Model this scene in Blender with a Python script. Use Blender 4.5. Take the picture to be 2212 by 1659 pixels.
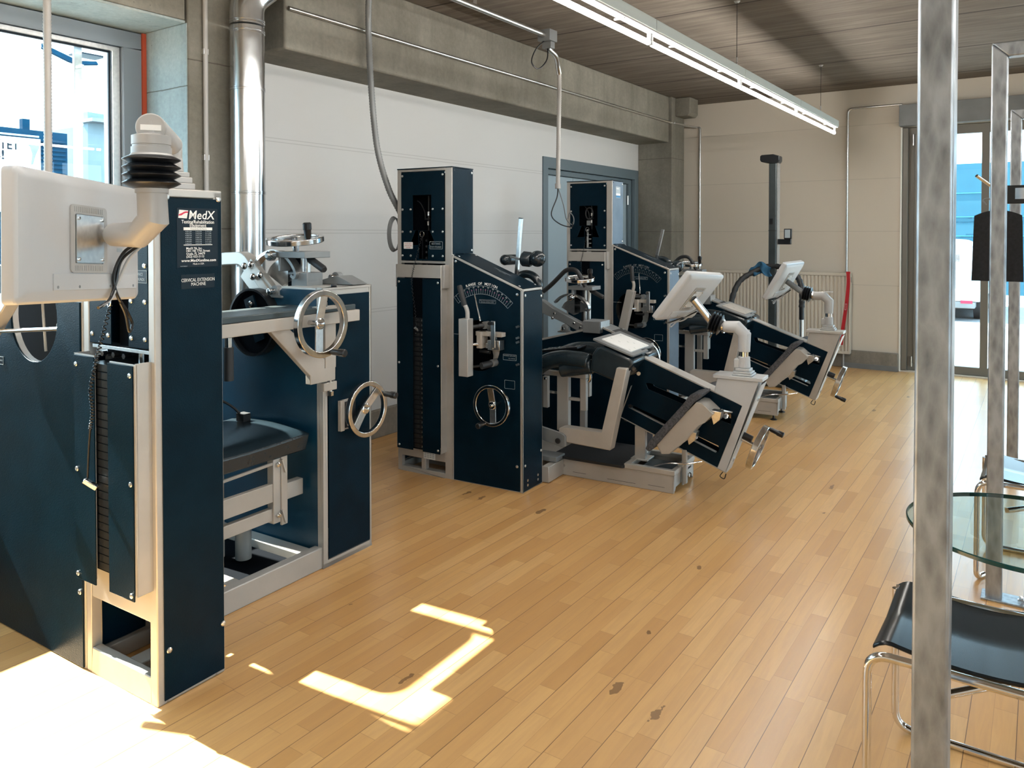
import bpy, bmesh, math, random
from mathutils import Vector, Matrix
from mathutils.geometry import tessellate_polygon
random.seed(7)
PI = math.pi
for o in list(bpy.data.objects): bpy.data.objects.remove(o)
sc = bpy.context.scene
COL = sc.collection

# ---------------------------------------------------------------- camera
cam = bpy.data.cameras.new('camera'); camo = bpy.data.objects.new('camera', cam); COL.objects.link(camo)
cam.sensor_fit = 'HORIZONTAL'; cam.sensor_width = 36.0; cam.lens = 1671.5/2212*36.0
cam.shift_y = -(829.5-538.3)/2212
cam.clip_start = 0.05; cam.clip_end = 300
camo.location = (0, 0, 1.5)
camo.rotation_euler = (math.radians(90-1.1147), 0, math.radians(34.434))
sc.camera = camo

# ---------------------------------------------------------------- colour management
vs = sc.view_settings
sc.display_settings.display_device = 'sRGB'
vs.view_transform = 'Standard'; vs.look = 'None'; vs.gamma = 1.0; vs.use_curve_mapping = False
vs.exposure = 1.34

# ---------------------------------------------------------------- world, sun
w = bpy.data.worlds.new('sky'); sc.world = w; w.use_nodes = True
bg = w.node_tree.nodes['Background']
bg.inputs['Color'].default_value = (0.60, 0.83, 1.0, 1); bg.inputs['Strength'].default_value = 3.4
sun = bpy.data.lights.new('sun', 'SUN'); sun.energy = 20.0; sun.angle = math.radians(0.55); sun.color = (1.0, 0.93, 0.82)
suno = bpy.data.objects.new('sun', sun); COL.objects.link(suno)
_sd = Vector((1.0, 0.10, -0.955)).normalized()
suno.rotation_euler = _sd.to_track_quat('-Z', 'Y').to_euler()
suno.location = (-10, 0, 12)

def portal(name, loc, rot, sx, sy):
    l = bpy.data.lights.new(name, 'AREA'); l.shape = 'RECTANGLE'; l.size = sx; l.size_y = sy
    l.cycles.is_portal = True
    o = bpy.data.objects.new(name, l); o.location = loc; o.rotation_euler = rot; COL.objects.link(o)

# ---------------------------------------------------------------- materials
def mat(name, col, rough=0.5, metal=0.0, spec=0.5, emit=None, es=0.0, coat=0.0):
    m = bpy.data.materials.new(name); m.use_nodes = True
    b = m.node_tree.nodes['Principled BSDF']
    b.inputs['Base Color'].default_value = (*col, 1); b.inputs['Roughness'].default_value = rough
    b.inputs['Metallic'].default_value = metal; b.inputs['Specular IOR Level'].default_value = spec
    if coat: b.inputs['Coat Weight'].default_value = coat; b.inputs['Coat Roughness'].default_value = .1
    if emit: b.inputs['Emission Color'].default_value = (*emit, 1); b.inputs['Emission Strength'].default_value = es
    return m
class N:
    """tiny node helper"""
    def __init__(s, m): s.t = m.node_tree; s.n = s.t.nodes; s.b = s.n['Principled BSDF']
    def new(s, ty, **k):
        x = s.n.new(ty)
        for a, v in k.items(): setattr(x, a, v)
        return x
    def link(s, a, b): s.t.links.new(a, b)
    def val(s, sock, v):
        if hasattr(v, 'is_output') or isinstance(v, bpy.types.NodeSocket): s.link(v, sock)
        else: sock.default_value = v
    def math(s, op, a, b=0.0, c=None):
        x = s.new('ShaderNodeMath', operation=op); s.val(x.inputs[0], a); s.val(x.inputs[1], b)
        if c is not None: s.val(x.inputs[2], c)
        return x.outputs[0]
    def coord(s, kind='Object'): return s.new('ShaderNodeTexCoord').outputs[kind]
    def mapping(s, v, scale=(1,1,1), loc=(0,0,0)):
        x = s.new('ShaderNodeMapping'); s.link(v, x.inputs['Vector']); x.inputs['Scale'].default_value = scale; x.inputs['Location'].default_value = loc
        return x.outputs[0]
    def noise(s, v, scale, detail=3, rough=.5, dist=0.0):
        x = s.new('ShaderNodeTexNoise'); s.link(v, x.inputs['Vector']); x.inputs['Scale'].default_value = scale
        x.inputs['Detail'].default_value = detail; x.inputs['Roughness'].default_value = rough; x.inputs['Distortion'].default_value = dist
        return x.outputs['Fac']
    def ramp(s, f, stops):
        x = s.new('ShaderNodeValToRGB'); s.link(f, x.inputs[0]); e = x.color_ramp.elements
        while len(e) > 1: e.remove(e[-1])
        e[0].position, e[0].color = stops[0][0], (*stops[0][1], 1)
        for p, c in stops[1:]:
            k = e.new(p); k.color = (*c, 1)
        return x.outputs[0]
    def mix(s, f, a, b, mode='MIX'):
        x = s.new('ShaderNodeMix', data_type='RGBA', blend_type=mode); s.val(x.inputs['Factor'], f)
        for i, v in ((6, a), (7, b)):
            if isinstance(v, tuple): x.inputs[i].default_value = (*v, 1)
            else: s.link(v, x.inputs[i])
        return x.outputs[2]
    def bump(s, h, st, dist=.01):
        x = s.new('ShaderNodeBump'); x.inputs['Strength'].default_value = st; x.inputs['Distance'].default_value = dist
        s.link(h, x.inputs['Height']); s.link(x.outputs[0], s.b.inputs['Normal'])
    def color(s, c): s.link(c, s.b.inputs['Base Color'])
    def rough(s, c): s.link(c, s.b.inputs['Roughness'])

def speckled(name, c1, c2, rough, scale=40, metal=0.0, bumps=0.0, bscale=400, spec=.5):
    m = mat(name, c1, rough, metal, spec); n = N(m); co = n.coord()
    n.color(n.ramp(n.noise(co, scale, 4), [(.35, c1), (.65, c2)]))
    if bumps: n.bump(n.noise(co, bscale, 2), bumps, .002)
    return m
M = {}
M['panel'] = speckled('navy_textured_panel', (.0007, .0085, .0165), (.0012, .012, .023), .36, 6, 0, .35, 260, .09)
M['panel_window_sheen'] = speckled('navy_panel_window_sheen', (.10, .15, .21), (.13, .19, .26), .45, 6, 0, .25, 300, .5)  # window reflection painted as a blue-grey base colour
M['silver'] = speckled('silver_grey_paint', (.40, .385, .36), (.46, .44, .41), .42, 5, .35, .08, 500)
M['slate'] = speckled('slate_grey_paint', (.17, .18, .185), (.21, .22, .225), .45, 5, .2, .08, 500)
M['beige'] = speckled('warm_grey_paint', (.38, .35, .31), (.42, .385, .345), .5, 8, .15)
M['alu'] = speckled('brushed_aluminium', (.62, .62, .62), (.72, .72, .71), .28, 60, 1.0)
M['chrome'] = mat('chrome', (.82, .82, .83), .07, 1.0)
M['steel'] = speckled('polished_steel', (.52, .52, .53), (.70, .70, .70), .16, 25, 1.0)
M['white'] = mat('white_plastic', (.46, .465, .47), .38)
M['cream'] = mat('cream_plastic', (.37, .36, .345), .4)
M['panel_sky_sheen'] = speckled('navy_panel_sky_sheen', (.003, .032, .062), (.005, .044, .084), .30, 5, 0, .4, 260, .5)  # sky reflection on the navy put into a brighter blue base
M['black'] = mat('black_plastic', (.008, .009, .011), .28)
M['rubber'] = mat('black_rubber', (.012, .013, .015), .55)
M['vinyl'] = speckled('black_vinyl', (.010, .018, .024), (.014, .024, .031), .24, 12, 0, .2, 90, .6)
M['foam'] = speckled('dark_grey_foam', (.035, .036, .040), (.09, .09, .10), .85, 120, 0, .5, 300)
M['void'] = mat('dark_inside', (.002, .003, .005), .9, 0, .05)  # near-black stands in for the shade inside openings
M['cloth'] = speckled('black_cloth', (.005, .005, .006), (.010, .010, .012), .9, 60)
M['blue'] = mat('blue_cloth', (.02, .10, .19), .85)
M['red'] = mat('red_band', (.42, .008, .015), .45)
M['decal_white'] = mat('white_print', (.78, .78, .76), .5)
M['decal_red'] = mat('red_print', (.55, .02, .06), .5)
M['decal_pink'] = mat('pink_print', (.55, .10, .28), .5)
M['decal_grey'] = mat('grey_print', (.36, .42, .46), .5)
M['decal_back'] = mat('sticker_navy', (.0015, .007, .014), .35, 0, .2)
M['decal_blue'] = mat('blue_print', (.03, .22, .45), .4)
M['anthracite'] = speckled('anthracite_metal', (.045, .058, .062), (.06, .074, .078), .35, 10, .4)
M['frame'] = mat('window_frame_grey', (.20, .235, .27), .4, .1)
M['framedoor'] = mat('door_frame_taupe', (.17, .16, .14), .45, .1)
M['door_blue_lit'] = mat('steel_door_blue_lit', (.27, .35, .40), .45)  # blue light on the door panels is put into this colour
M['door_blue_lit2'] = mat('dark_blue_grey_frame', (.105, .145, .17), .45)
M['radiator'] = mat('cream_radiator', (.60, .55, .47), .4)
M['leather'] = mat('black_lacquered_plywood', (.006, .009, .011), .22, 0, .4)
M['lamp'] = mat('fluorescent_tube', (1, 1, 1), .5, 0, .5, (1.0, .95, .88), 34.0)
M['lampwhite'] = mat('lamp_rail_white', (.52, .58, .57), .4)
M['orange'] = mat('orange_sealing', (.42, .06, .02), .7)
M['wood'] = mat('hanger_wood', (.33, .15, .05), .5)

def galv():
    m = mat('galvanised_steel', (.4, .4, .4), .38, .75); n = N(m); co = n.mapping(n.coord(), (1, 1, .35))
    v = n.new('ShaderNodeTexVoronoi'); n.link(co, v.inputs['Vector']); v.inputs['Scale'].default_value = 45
    a = n.noise(co, 20, 6, .65, .2)
    f = n.math('ADD', n.math('MULTIPLY', a, .75), n.math('MULTIPLY', v.outputs['Distance'], .35))
    n.color(n.ramp(f, [(.32, (.20, .215, .23)), (.50, (.31, .335, .36)), (.70, (.43, .46, .49))]))
    n.rough(n.math('MULTIPLY_ADD', a, .35, .22)); n.bump(n.noise(co, 60, 3), .15, .003)
    return m
M['galv'] = galv()

def duct():
    m = mat('spiral_duct_zinc', (.62, .64, .66), .2, 1.0); n = N(m); co = n.coord()
    n.rough(n.math('MULTIPLY_ADD', n.noise(co, 9, 4), .22, .10)); n.bump(n.noise(n.mapping(co, (1, 1, .2)), 5, 2), .25, .02)
    return m
M['duct'] = duct()

def concrete(name, c1, c2, c3, bands=0.0, axis=0, joints=()):
    m = mat(name, c1, .78, 0, .3); n = N(m); co = n.coord()
    big = n.noise(co, 1.3, 6, .62, .3); fine = n.noise(co, 38, 5, .7)
    c = n.ramp(big, [(.30, c1), (.52, c2), (.72, c3)])
    st = n.noise(n.mapping(co, (7, 7, .55)), 1.6, 4, .6)
    c = n.mix(n.math('MULTIPLY', n.ramp(st, [(.5, (0, 0, 0)), (.75, (1, 1, 1))]), .30), c, tuple(x*.55 for x in c1))
    c = n.mix(.22, c, n.ramp(fine, [(.3, (.25, .25, .24)), (.7, (.75, .74, .72))]), 'OVERLAY')
    pores = n.new('ShaderNodeTexVoronoi'); n.link(co, pores.inputs['Vector']); pores.inputs['Scale'].default_value = 11
    pm = n.math('LESS_THAN', pores.outputs['Distance'], .045)
    c = n.mix(n.math('MULTIPLY', pm, .5), c, (.08, .075, .065))
    h = n.math('ADD', big, n.math('MULTIPLY', fine, .25))
    for z in joints:
        s = n.new('ShaderNodeSeparateXYZ'); n.link(co, s.inputs[0])
        wob = n.math('MULTIPLY_ADD', n.noise(co, 9, 3), .012, z-.006)
        d = n.math('ABSOLUTE', n.math('SUBTRACT', s.outputs[2], wob))
        k = n.math('LESS_THAN', d, .0032); c = n.mix(n.math('MULTIPLY', k, .75), c, (.07, .065, .05))
    n.color(c); n.bump(h, .25, .01)
    return m
M['concrete'] = concrete('concrete', (.135, .128, .102), (.195, .184, .155), (.26, .248, .212), joints=(1.53, 2.40))
M['concrete_window_lit'] = concrete('concrete_window_lit', (.24, .295, .305), (.31, .37, .375), (.40, .44, .43), joints=(2.26,))  # bluish window light painted into a paler copy of the concrete
M['plinth'] = concrete('plinth_concrete', (.17, .155, .125), (.22, .20, .17), (.27, .25, .21))

def ceilmat():
    m = mat('board_marked_concrete', (.2, .18, .15), .82, 0, .25); n = N(m); co = n.coord()
    s = n.new('ShaderNodeSeparateXYZ'); n.link(co, s.inputs[0]); Y = s.outputs[1]
    # narrow board strips run along X
    st = n.noise(n.mapping(co, (.9, 9, 1)), 1.6, 6, .65); st2 = n.noise(n.mapping(co, (1.5, 40, 1)), 1.2, 4, .7)
    c = n.ramp(st, [(.3, (.100, .083, .066)), (.5, (.150, .128, .105)), (.7, (.205, .18, .152))])
    c = n.mix(n.math('MULTIPLY', n.ramp(st2, [(.50, (0, 0, 0)), (.70, (1, 1, 1))]), .50), c, (.11, .092, .075))
    ph = n.math('ABSOLUTE', n.math('SUBTRACT', n.math('FRACT', n.math('DIVIDE', n.math('SUBTRACT', Y, .74), 1.17)), .5))
    # ph is .5 at the joint
    k = n.math('GREATER_THAN', ph, .4905)
    c = n.mix(k, c, (.028, .022, .018))
    b = n.math('GREATER_THAN', n.math('ABSOLUTE', n.math('SUBTRACT', n.math('FRACT', n.math('DIVIDE', n.math('SUBTRACT', Y, .74), .234)), .5)), .47)
    c = n.mix(n.math('MULTIPLY', b, .28), c, (.09, .075, .06))
    n.color(c); n.bump(n.math('SUBTRACT', st, n.math('MULTIPLY', k, 2.0)), .5, .012)
    return m
M['ceiling'] = ceilmat()

def wallmat(name, col, zs, double=False):
    m = mat(name, col, .7, 0, .3); n = N(m); co = n.coord(); s = n.new('ShaderNodeSeparateXYZ'); n.link(co, s.inputs[0]); Z = s.outputs[2]
    big = n.noise(co, 1.2, 4); c = n.mix(n.math('MULTIPLY', big, .20), col, tuple(x*.82 for x in col))
    tot = None
    for z in zs:
        k = None
        for dz in ((-.011, .011) if double else (0,)):
            d = n.math('ABSOLUTE', n.math('SUBTRACT', Z, z+dz)); kk = n.math('LESS_THAN', d, .0028)
            k = kk if k is None else n.math('MAXIMUM', k, kk)
        tot = k if tot is None else n.math('MAXIMUM', tot, k)
    c = n.mix(n.math('MULTIPLY', tot, .42), c, tuple(x*.5 for x in col))
    n.color(c); n.bump(n.math('SUBTRACT', n.math('MULTIPLY', n.noise(co, 120, 2), .1), tot), .35, .006)
    return m
M['wall_left'] = wallmat('white_panel_wall', (.545, .55, .545), (.938, 1.518, 2.102), True)
M['wall_far'] = wallmat('warm_white_wall', (.60, .545, .465), (.932, 1.531, 2.114, 2.714), False)
M['wall_plain'] = wallmat('plain_wall', (.62, .585, .52), (.932, 1.531), False)

def floormat():
    m = mat('maple_strip_floor', (.6, .4, .2), .3, 0, .5); n = N(m); co = n.coord(); s = n.new('ShaderNodeSeparateXYZ'); n.link(co, s.inputs[0])
    X, Y = s.outputs[0], s.outputs[1]; SW = .06275
    xs = n.math('DIVIDE', n.math('ADD', X, .0475), SW); row = n.math('FLOOR', xs); fx = n.math('FRACT', xs)
    def wn(a, b, dim='2D'):
        c = n.new('ShaderNodeCombineXYZ'); n.val(c.inputs[0], a); n.val(c.inputs[1], b)
        x = n.new('ShaderNodeTexWhiteNoise', noise_dimensions='2D'); n.link(c.outputs[0], x.inputs['Vector']); return x.outputs['Value'], x.outputs['Color']
    ro, _ = wn(row, 3.7)
    L = n.math('MULTIPLY_ADD', ro, .16, .36)
    yo = n.math('DIVIDE', n.math('ADD', Y, n.math('MULTIPLY', ro, 7.3)), L); cell = n.math('FLOOR', yo); fy = n.math('FRACT', yo)
    r1, rc = wn(row, cell)
    c = n.ramp(r1, [(0, (.48, .25, .080)), (.2, (.535, .290, .098)), (.55, (.575, .325, .115)), (.85, (.61, .355, .132)), (1, (.645, .39, .155))])
    # grain, offset per stave
    cv = n.new('ShaderNodeCombineXYZ'); n.link(n.math('MULTIPLY', X, 22), cv.inputs[0]); n.link(n.math('MULTIPLY_ADD', Y, 1.6, n.math('MULTIPLY', r1, 40)), cv.inputs[1]); n.link(n.math('MULTIPLY', r1, 9), cv.inputs[2])
    g = n.noise(cv.outputs[0], 2.2, 5, .6, .7)
    c = n.mix(n.math('MULTIPLY', n.ramp(g, [(.38, (1, 1, 1)), (.62, (0, 0, 0))]), .30), c, (.38, .20, .085))
    cv2 = n.new('ShaderNodeCombineXYZ'); n.link(n.math('MULTIPLY', X, 6), cv2.inputs[0]); n.link(n.math('MULTIPLY_ADD', Y, 1.1, n.math('MULTIPLY', r1, 17)), cv2.inputs[1])
    blo = n.noise(cv2.outputs[0], 1.8, 3, .5, .3); c = n.mix(n.math('MULTIPLY', blo, .22), c, (.70, .46, .23))
    # knots and dark flecks
    kn = n.new('ShaderNodeTexVoronoi'); kc = n.new('ShaderNodeCombineXYZ'); n.link(n.math('MULTIPLY', X, 7.5), kc.inputs[0]); n.link(n.math('MULTIPLY', Y, 2.6), kc.inputs[1])
    kv = n.new('ShaderNodeVectorMath', operation='ADD'); n.link(kc.outputs[0], kv.inputs[0])
    nz = n.new('ShaderNodeTexNoise'); n.link(co, nz.inputs['Vector']); nz.inputs['Scale'].default_value = 28
    nzm = n.new('ShaderNodeVectorMath', operation='SCALE'); n.link(nz.outputs['Color'], nzm.inputs[0]); nzm.inputs['Scale'].default_value = .22
    n.link(nzm.outputs[0], kv.inputs[1]); n.link(kv.outputs[0], kn.inputs['Vector']); kn.inputs['Scale'].default_value = 1.0
    kr, _ = n.new('ShaderNodeTexWhiteNoise', noise_dimensions='3D'), 0
    n.link(kn.outputs['Position'], kr.inputs['Vector'])
    rad = n.math('MULTIPLY', n.math('GREATER_THAN', kr.outputs['Value'], .72), n.math('MULTIPLY_ADD', kr.outputs['Value'], .30, -.17))
    km = n.math('LESS_THAN', kn.outputs['Distance'], rad); c = n.mix(n.math('MULTIPLY', km, .72), c, (.12, .055, .02))
    # joints
    hb = n.math('ABSOLUTE', n.math('SUBTRACT', n.math('FRACT', n.math('DIVIDE', n.math('ADD', X, .0475), SW*2)), .5))
    e1 = n.math('GREATER_THAN', hb, .4905)
    ex_ = n.math('ABSOLUTE', n.math('SUBTRACT', fx, .5)); e2 = n.math('GREATER_THAN', ex_, .488)
    ey_ = n.math('ABSOLUTE', n.math('SUBTRACT', fy, .5)); e3 = n.math('GREATER_THAN', ey_, .4972)
    c = n.mix(n.math('MULTIPLY', n.math('MAXIMUM', e2, e3), .38), c, (.25, .13, .05))
    c = n.mix(n.math('MULTIPLY', e1, .80), c, (.10, .045, .018))
    n.color(c); n.rough(n.math('MULTIPLY_ADD', g, .16, .25)); n.bump(n.math('MULTIPLY', e1, -1.0), .25, .003)
    n.b.inputs['Coat Weight'].default_value = .15; n.b.inputs['Coat Roughness'].default_value = .18
    return m
M['floor'] = floormat()

def glassmat(name, tint=(.93, .97, .97), refl=1.0, ior=1.5):
    m = bpy.data.materials.new(name); m.use_nodes = True; t = m.node_tree; t.nodes.remove(t.nodes['Principled BSDF'])
    tr = t.nodes.new('ShaderNodeBsdfTransparent'); tr.inputs[0].default_value = (*tint, 1)
    gl = t.nodes.new('ShaderNodeBsdfGlossy'); gl.inputs['Roughness'].default_value = .01
    fr = t.nodes.new('ShaderNodeFresnel'); fr.inputs[0].default_value = ior; mx = t.nodes.new('ShaderNodeMixShader')
    ge = t.nodes.new('ShaderNodeNewGeometry'); k = t.nodes.new('ShaderNodeMath'); k.operation = 'MULTIPLY'; k2 = t.nodes.new('ShaderNodeMath'); k2.operation = 'SUBTRACT'; k2.inputs[0].default_value = 1.0
    t.links.new(ge.outputs['Backfacing'], k2.inputs[1]); t.links.new(k2.outputs[0], k.inputs[0]); t.links.new(fr.outputs[0], k.inputs[1])
    t.links.new(k.outputs[0], mx.inputs[0]); t.links.new(tr.outputs[0], mx.inputs[1]); t.links.new(gl.outputs[0], mx.inputs[2])
    t.links.new(mx.outputs[0], t.nodes['Material Output'].inputs[0]); return m
M['glass'] = glassmat('window_glass'); M['tableglass'] = glassmat('table_glass', (.80, .88, .86)); M['glassedge'] = mat('glass_edge_green', (.006, .045, .04), .1)

# ---------------------------------------------------------------- mesh builder
class MB:
    def __init__(s): s.v = []; s.f = []; s.mi = []; s.mats = []; s.cur = 0; s.X = None
    def use(s, m):
        m = M[m] if isinstance(m, str) else m
        if m not in s.mats: s.mats.append(m)
        s.cur = s.mats.index(m); return s
    def xf(s, X): s.X = X; return s
    def add(s, vs_, fs):
        o = len(s.v)
        for p in vs_:
            p = Vector(p); s.v.append(s.X @ p if s.X is not None else p)
        for f in fs: s.f.append([i+o for i in f]); s.mi.append(s.cur)
        return s
    def box(s, x0, x1, y0, y1, z0, z1):
        v = [(x, y, z) for x in (x0, x1) for y in (y0, y1) for z in (z0, z1)]
        return s.add(v, [(0,1,3,2), (4,6,7,5), (0,4,5,1), (2,3,7,6), (0,2,6,4), (1,5,7,3)])
    def bar(s, p0, p1, wd, ht, up=(0,0,1)):
        p0 = Vector(p0); p1 = Vector(p1); d = (p1-p0).normalized(); up = Vector(up)
        sd = d.cross(up)
        if sd.length < 1e-4: sd = d.cross(Vector((0,1,0)))
        sd.normalize(); u = sd.cross(d)
        v = [p + sd*a*wd/2 + u*b*ht/2 for p in (p0, p1) for a, b in ((-1,-1), (1,-1), (1,1), (-1,1))]
        return s.add(v, [(3,2,1,0), (4,5,6,7), (0,1,5,4), (1,2,6,5), (2,3,7,6), (3,0,4,7)])
    def lathe(s, prof, o, ax, n=32, closed=False):
        o = Vector(o); ax = Vector(ax).normalized(); t = Vector((0,0,1)) if abs(ax.z) < .9 else Vector((1,0,0))
        a = ax.cross(t).normalized(); b = ax.cross(a); v = []; f = []
        for r, h in prof:
            for i in range(n):
                th = 2*PI*i/n; v.append(o + ax*h + (a*math.cos(th)+b*math.sin(th))*r)
        k = len(prof); rng = range(k) if closed else range(k-1)
        for j in rng:
            j2 = (j+1) % k
            for i in range(n): f.append((j*n+i, j2*n+i, j2*n+(i+1) % n, j*n+(i+1) % n))
        if not closed:
            f.append(tuple(range(n))); f.append(tuple((k-1)*n+i for i in reversed(range(n))))
        return s.add(v, f)
    def cyl(s, p0, p1, r, r2=None, n=20):
        p0 = Vector(p0); p1 = Vector(p1); L = (p1-p0).length
        return s.lathe([(r, 0), (r if r2 is None else r2, L)], p0, p1-p0, n)
    def ring(s, c, ax, R, w_, t, n=48):
        return s.lathe([(R-w_, -t/2), (R, -t/2), (R, t/2), (R-w_, t/2)], c, ax, n, True)
    def tube(s, pts, r, n=10, rs=None, closed=False, sq=None):
        pts = [Vector(p) for p in pts]; k = len(pts); T = []
        for i in range(k):
            if closed: d = pts[(i+1) % k]-pts[i-1]
            else: d = pts[min(i+1, k-1)]-pts[max(i-1, 0)]
            T.append(d.normalized())
        a = T[0].cross(Vector((0,0,1)))
        if a.length < 1e-3: a = T[0].cross(Vector((0,1,0)))
        a.normalize(); v = []; f = []
        for i in range(k):
            a = (a - T[i]*a.dot(T[i])).normalized(); b = T[i].cross(a); rr = rs[i] if rs else r
            for j in range(n):
                th = 2*PI*(j+(.5 if n == 4 else 0))/n; v.append(pts[i] + (a*math.cos(th)+b*math.sin(th))*rr)
        for i in range(k if closed else k-1):
            i2 = (i+1) % k
            for j in range(n): f.append((i*n+j, i*n+(j+1) % n, i2*n+(j+1) % n, i2*n+j))
        if not closed:
            f.append(tuple(reversed(range(n)))); f.append(tuple((k-1)*n+j for j in range(n)))
        return s.add(v, f)
    def prism(s, outer, holes, O, ex, ey, t):
        """2-D outline with holes in the plane O,ex,ey pushed along ex x ey by t"""
        O = Vector(O); ex = Vector(ex); ey = Vector(ey); nz = ex.cross(ey).normalized()
        loops = [outer]+list(holes); allp = [p for l in loops for p in l]; n = len(allp)
        tri = tessellate_polygon([[Vector((p[0], p[1], 0)) for p in l] for l in loops])
        v = [O+ex*p[0]+ey*p[1] for p in allp]; v += [q+nz*t for q in v]; f = []
        for a, b, c in tri:
            pa, pb, pc = allp[a], allp[b], allp[c]
            if (pb[0]-pa[0])*(pc[1]-pa[1])-(pb[1]-pa[1])*(pc[0]-pa[0]) < 0: b, c = c, b
            if t > 0: f.append((c, b, a)); f.append((a+n, b+n, c+n))
            else: f.append((a, b, c)); f.append((c+n, b+n, a+n))
        o = 0
        for li, l in enumerate(loops):
            m = len(l)
            for i in range(m):
                a, b = o+i, o+(i+1) % m; f.append((a, b, b+n, a+n))
            o += m
        return s.add(v, f)
    def sphere(s, c, r, n=16, sc_=(1,1,1)):
        pr = []; v = []; f = []; c = Vector(c)
        for j in range(n//2+1):
            ph = PI*j/(n//2)
            for i in range(n):
                th = 2*PI*i/n; v.append(c+Vector((math.sin(ph)*math.cos(th)*sc_[0], math.sin(ph)*math.sin(th)*sc_[1], math.cos(ph)*sc_[2]))*r)
        for j in range(n//2):
            for i in range(n): f.append((j*n+i, (j+1)*n+i, (j+1)*n+(i+1) % n, j*n+(i+1) % n))
        return s.add(v, f)
    def build(s, name, parent=None, m=None, bevel=0.0, seg=2, sub=0, angle=35):
        me = bpy.data.meshes.new(name)
        me.from_pydata([tuple(p) for p in s.v], [], s.f)
        if m is not None and not s.mats: s.mats = [M[m] if isinstance(m, str) else m]
        for x in s.mats: me.materials.append(x)
        if len(s.mats) > 1: me.polygons.foreach_set('material_index', s.mi)
        bm = bmesh.new(); bm.from_mesh(me); bmesh.ops.remove_doubles(bm, verts=bm.verts, dist=1e-6)
        bmesh.ops.recalc_face_normals(bm, faces=bm.faces); bm.to_mesh(me); bm.free()
        me.polygons.foreach_set('use_smooth', [True]*len(me.polygons)); me.set_sharp_from_angle(angle=math.radians(angle))
        o = bpy.data.objects.new(name, me); COL.objects.link(o)
        if parent is not None: o.parent = parent
        if bevel:
            b = o.modifiers.new('bevel', 'BEVEL'); b.width = bevel; b.segments = seg; b.limit_method = 'ANGLE'; b.angle_limit = math.radians(40)
            b.harden_normals = False
        if sub:
            d = o.modifiers.new('sub', 'SUBSURF'); d.levels = sub; d.render_levels = sub
        return o

def tag(o, label=None, cat=None, group=None, kind=None):
    if label: o['label'] = label
    if cat: o['category'] = cat
    if group: o['group'] = group
    if kind: o['kind'] = kind
    return o
def empty(name, loc, rz=0.0):
    o = bpy.data.objects.new(name, None); COL.objects.link(o); o.location = loc; o.rotation_euler = (0, 0, rz)
    o.empty_display_size = .1; return o
def struct(o, label=None): o['kind'] = 'structure'; (label and o.__setitem__('label', label)); return o
def spline(pts, k=8, closed=False):
    pts = [Vector(p) for p in pts]; out = []; n = len(pts)
    for i in range(n if closed else n-1):
        if closed: p0, p1, p2, p3 = pts[i-1], pts[i], pts[(i+1) % n], pts[(i+2) % n]
        else: p0, p1, p2, p3 = pts[max(i-1, 0)], pts[i], pts[i+1], pts[min(i+2, n-1)]
        for j in range(k):
            t = j/k; out.append(.5*((2*p1)+(p2-p0)*t+(2*p0-5*p1+4*p2-p3)*t*t+(3*p1-p0-3*p2+p3)*t**3))
    if not closed: out.append(pts[-1])
    return out
def fillet(pts, r, k=6):
    pts = [Vector(p) for p in pts]; out = [pts[0]]
    for i in range(1, len(pts)-1):
        a = (pts[i-1]-pts[i]); b = (pts[i+1]-pts[i]); d = min(r, a.length*.49, b.length*.49); p = pts[i]+a.normalized()*d; q = pts[i]+b.normalized()*d
        for j in range(k+1):
            t = j/k; out.append((1-t)**2*p+2*t*(1-t)*pts[i]+t*t*q)
    out.append(pts[-1]); return out
def circ(cx, cy, r, n=40, a0=0, a1=2*PI, ry=None):
    full = abs(a1-a0-2*PI) < 1e-6
    return [(cx+r*math.cos(a0+(a1-a0)*i/(n if full else n-1)), cy+(ry or r)*math.sin(a0+(a1-a0)*i/(n if full else n-1))) for i in range(n)]
def rrect(x0, x1, y0, y1, r, k=5):
    out = []
    for cx, cy, a in ((x1-r, y1-r, 0), (x0+r, y1-r, PI/2), (x0+r, y0+r, PI), (x1-r, y0+r, 1.5*PI)):
        for i in range(k+1): t = a+PI/2*i/k; out.append((cx+r*math.cos(t), cy+r*math.sin(t)))
    return out
_tc = {}
def text(mb, s, O, ex, ey, size, m, width=None, align='CENTER', off=.0006, bold=0.0, shear=0.0):
    """lay lettering on a surface: O centre of the baseline, ex reading direction, ey up"""
    key = (s, bold, shear)
    if key not in _tc:
        cu = bpy.data.curves.new('t', 'FONT'); cu.body = s; cu.size = 1; cu.resolution_u = 2; cu.offset = bold; cu.shear = shear
        ob = bpy.data.objects.new('t', cu); COL.objects.link(ob); bpy.context.view_layer.update()
        dg = bpy.context.evaluated_depsgraph_get(); me = bpy.data.meshes.new_from_object(ob.evaluated_get(dg))
        vs_ = [v.co.copy() for v in me.vertices]; fs = [tuple(p.vertices) for p in me.polygons]
        bpy.data.objects.remove(ob); bpy.data.curves.remove(cu); bpy.data.meshes.remove(me); _tc[key] = (vs_, fs)
    vs_, fs = _tc[key]
    if not vs_: return
    x0 = min(v.x for v in vs_); x1 = max(v.x for v in vs_); sx = size if width is None else width/(x1-x0)
    O = Vector(O); ex = Vector(ex).normalized(); ey = Vector(ey).normalized(); nz = ex.cross(ey)
    sh = {'CENTER': -(x0+x1)/2, 'LEFT': -x0}[align]
    mb.use(m); mb.add([O+ex*((v.x+sh)*sx)+ey*(v.y*size)+nz*off for v in vs_], fs)

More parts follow.
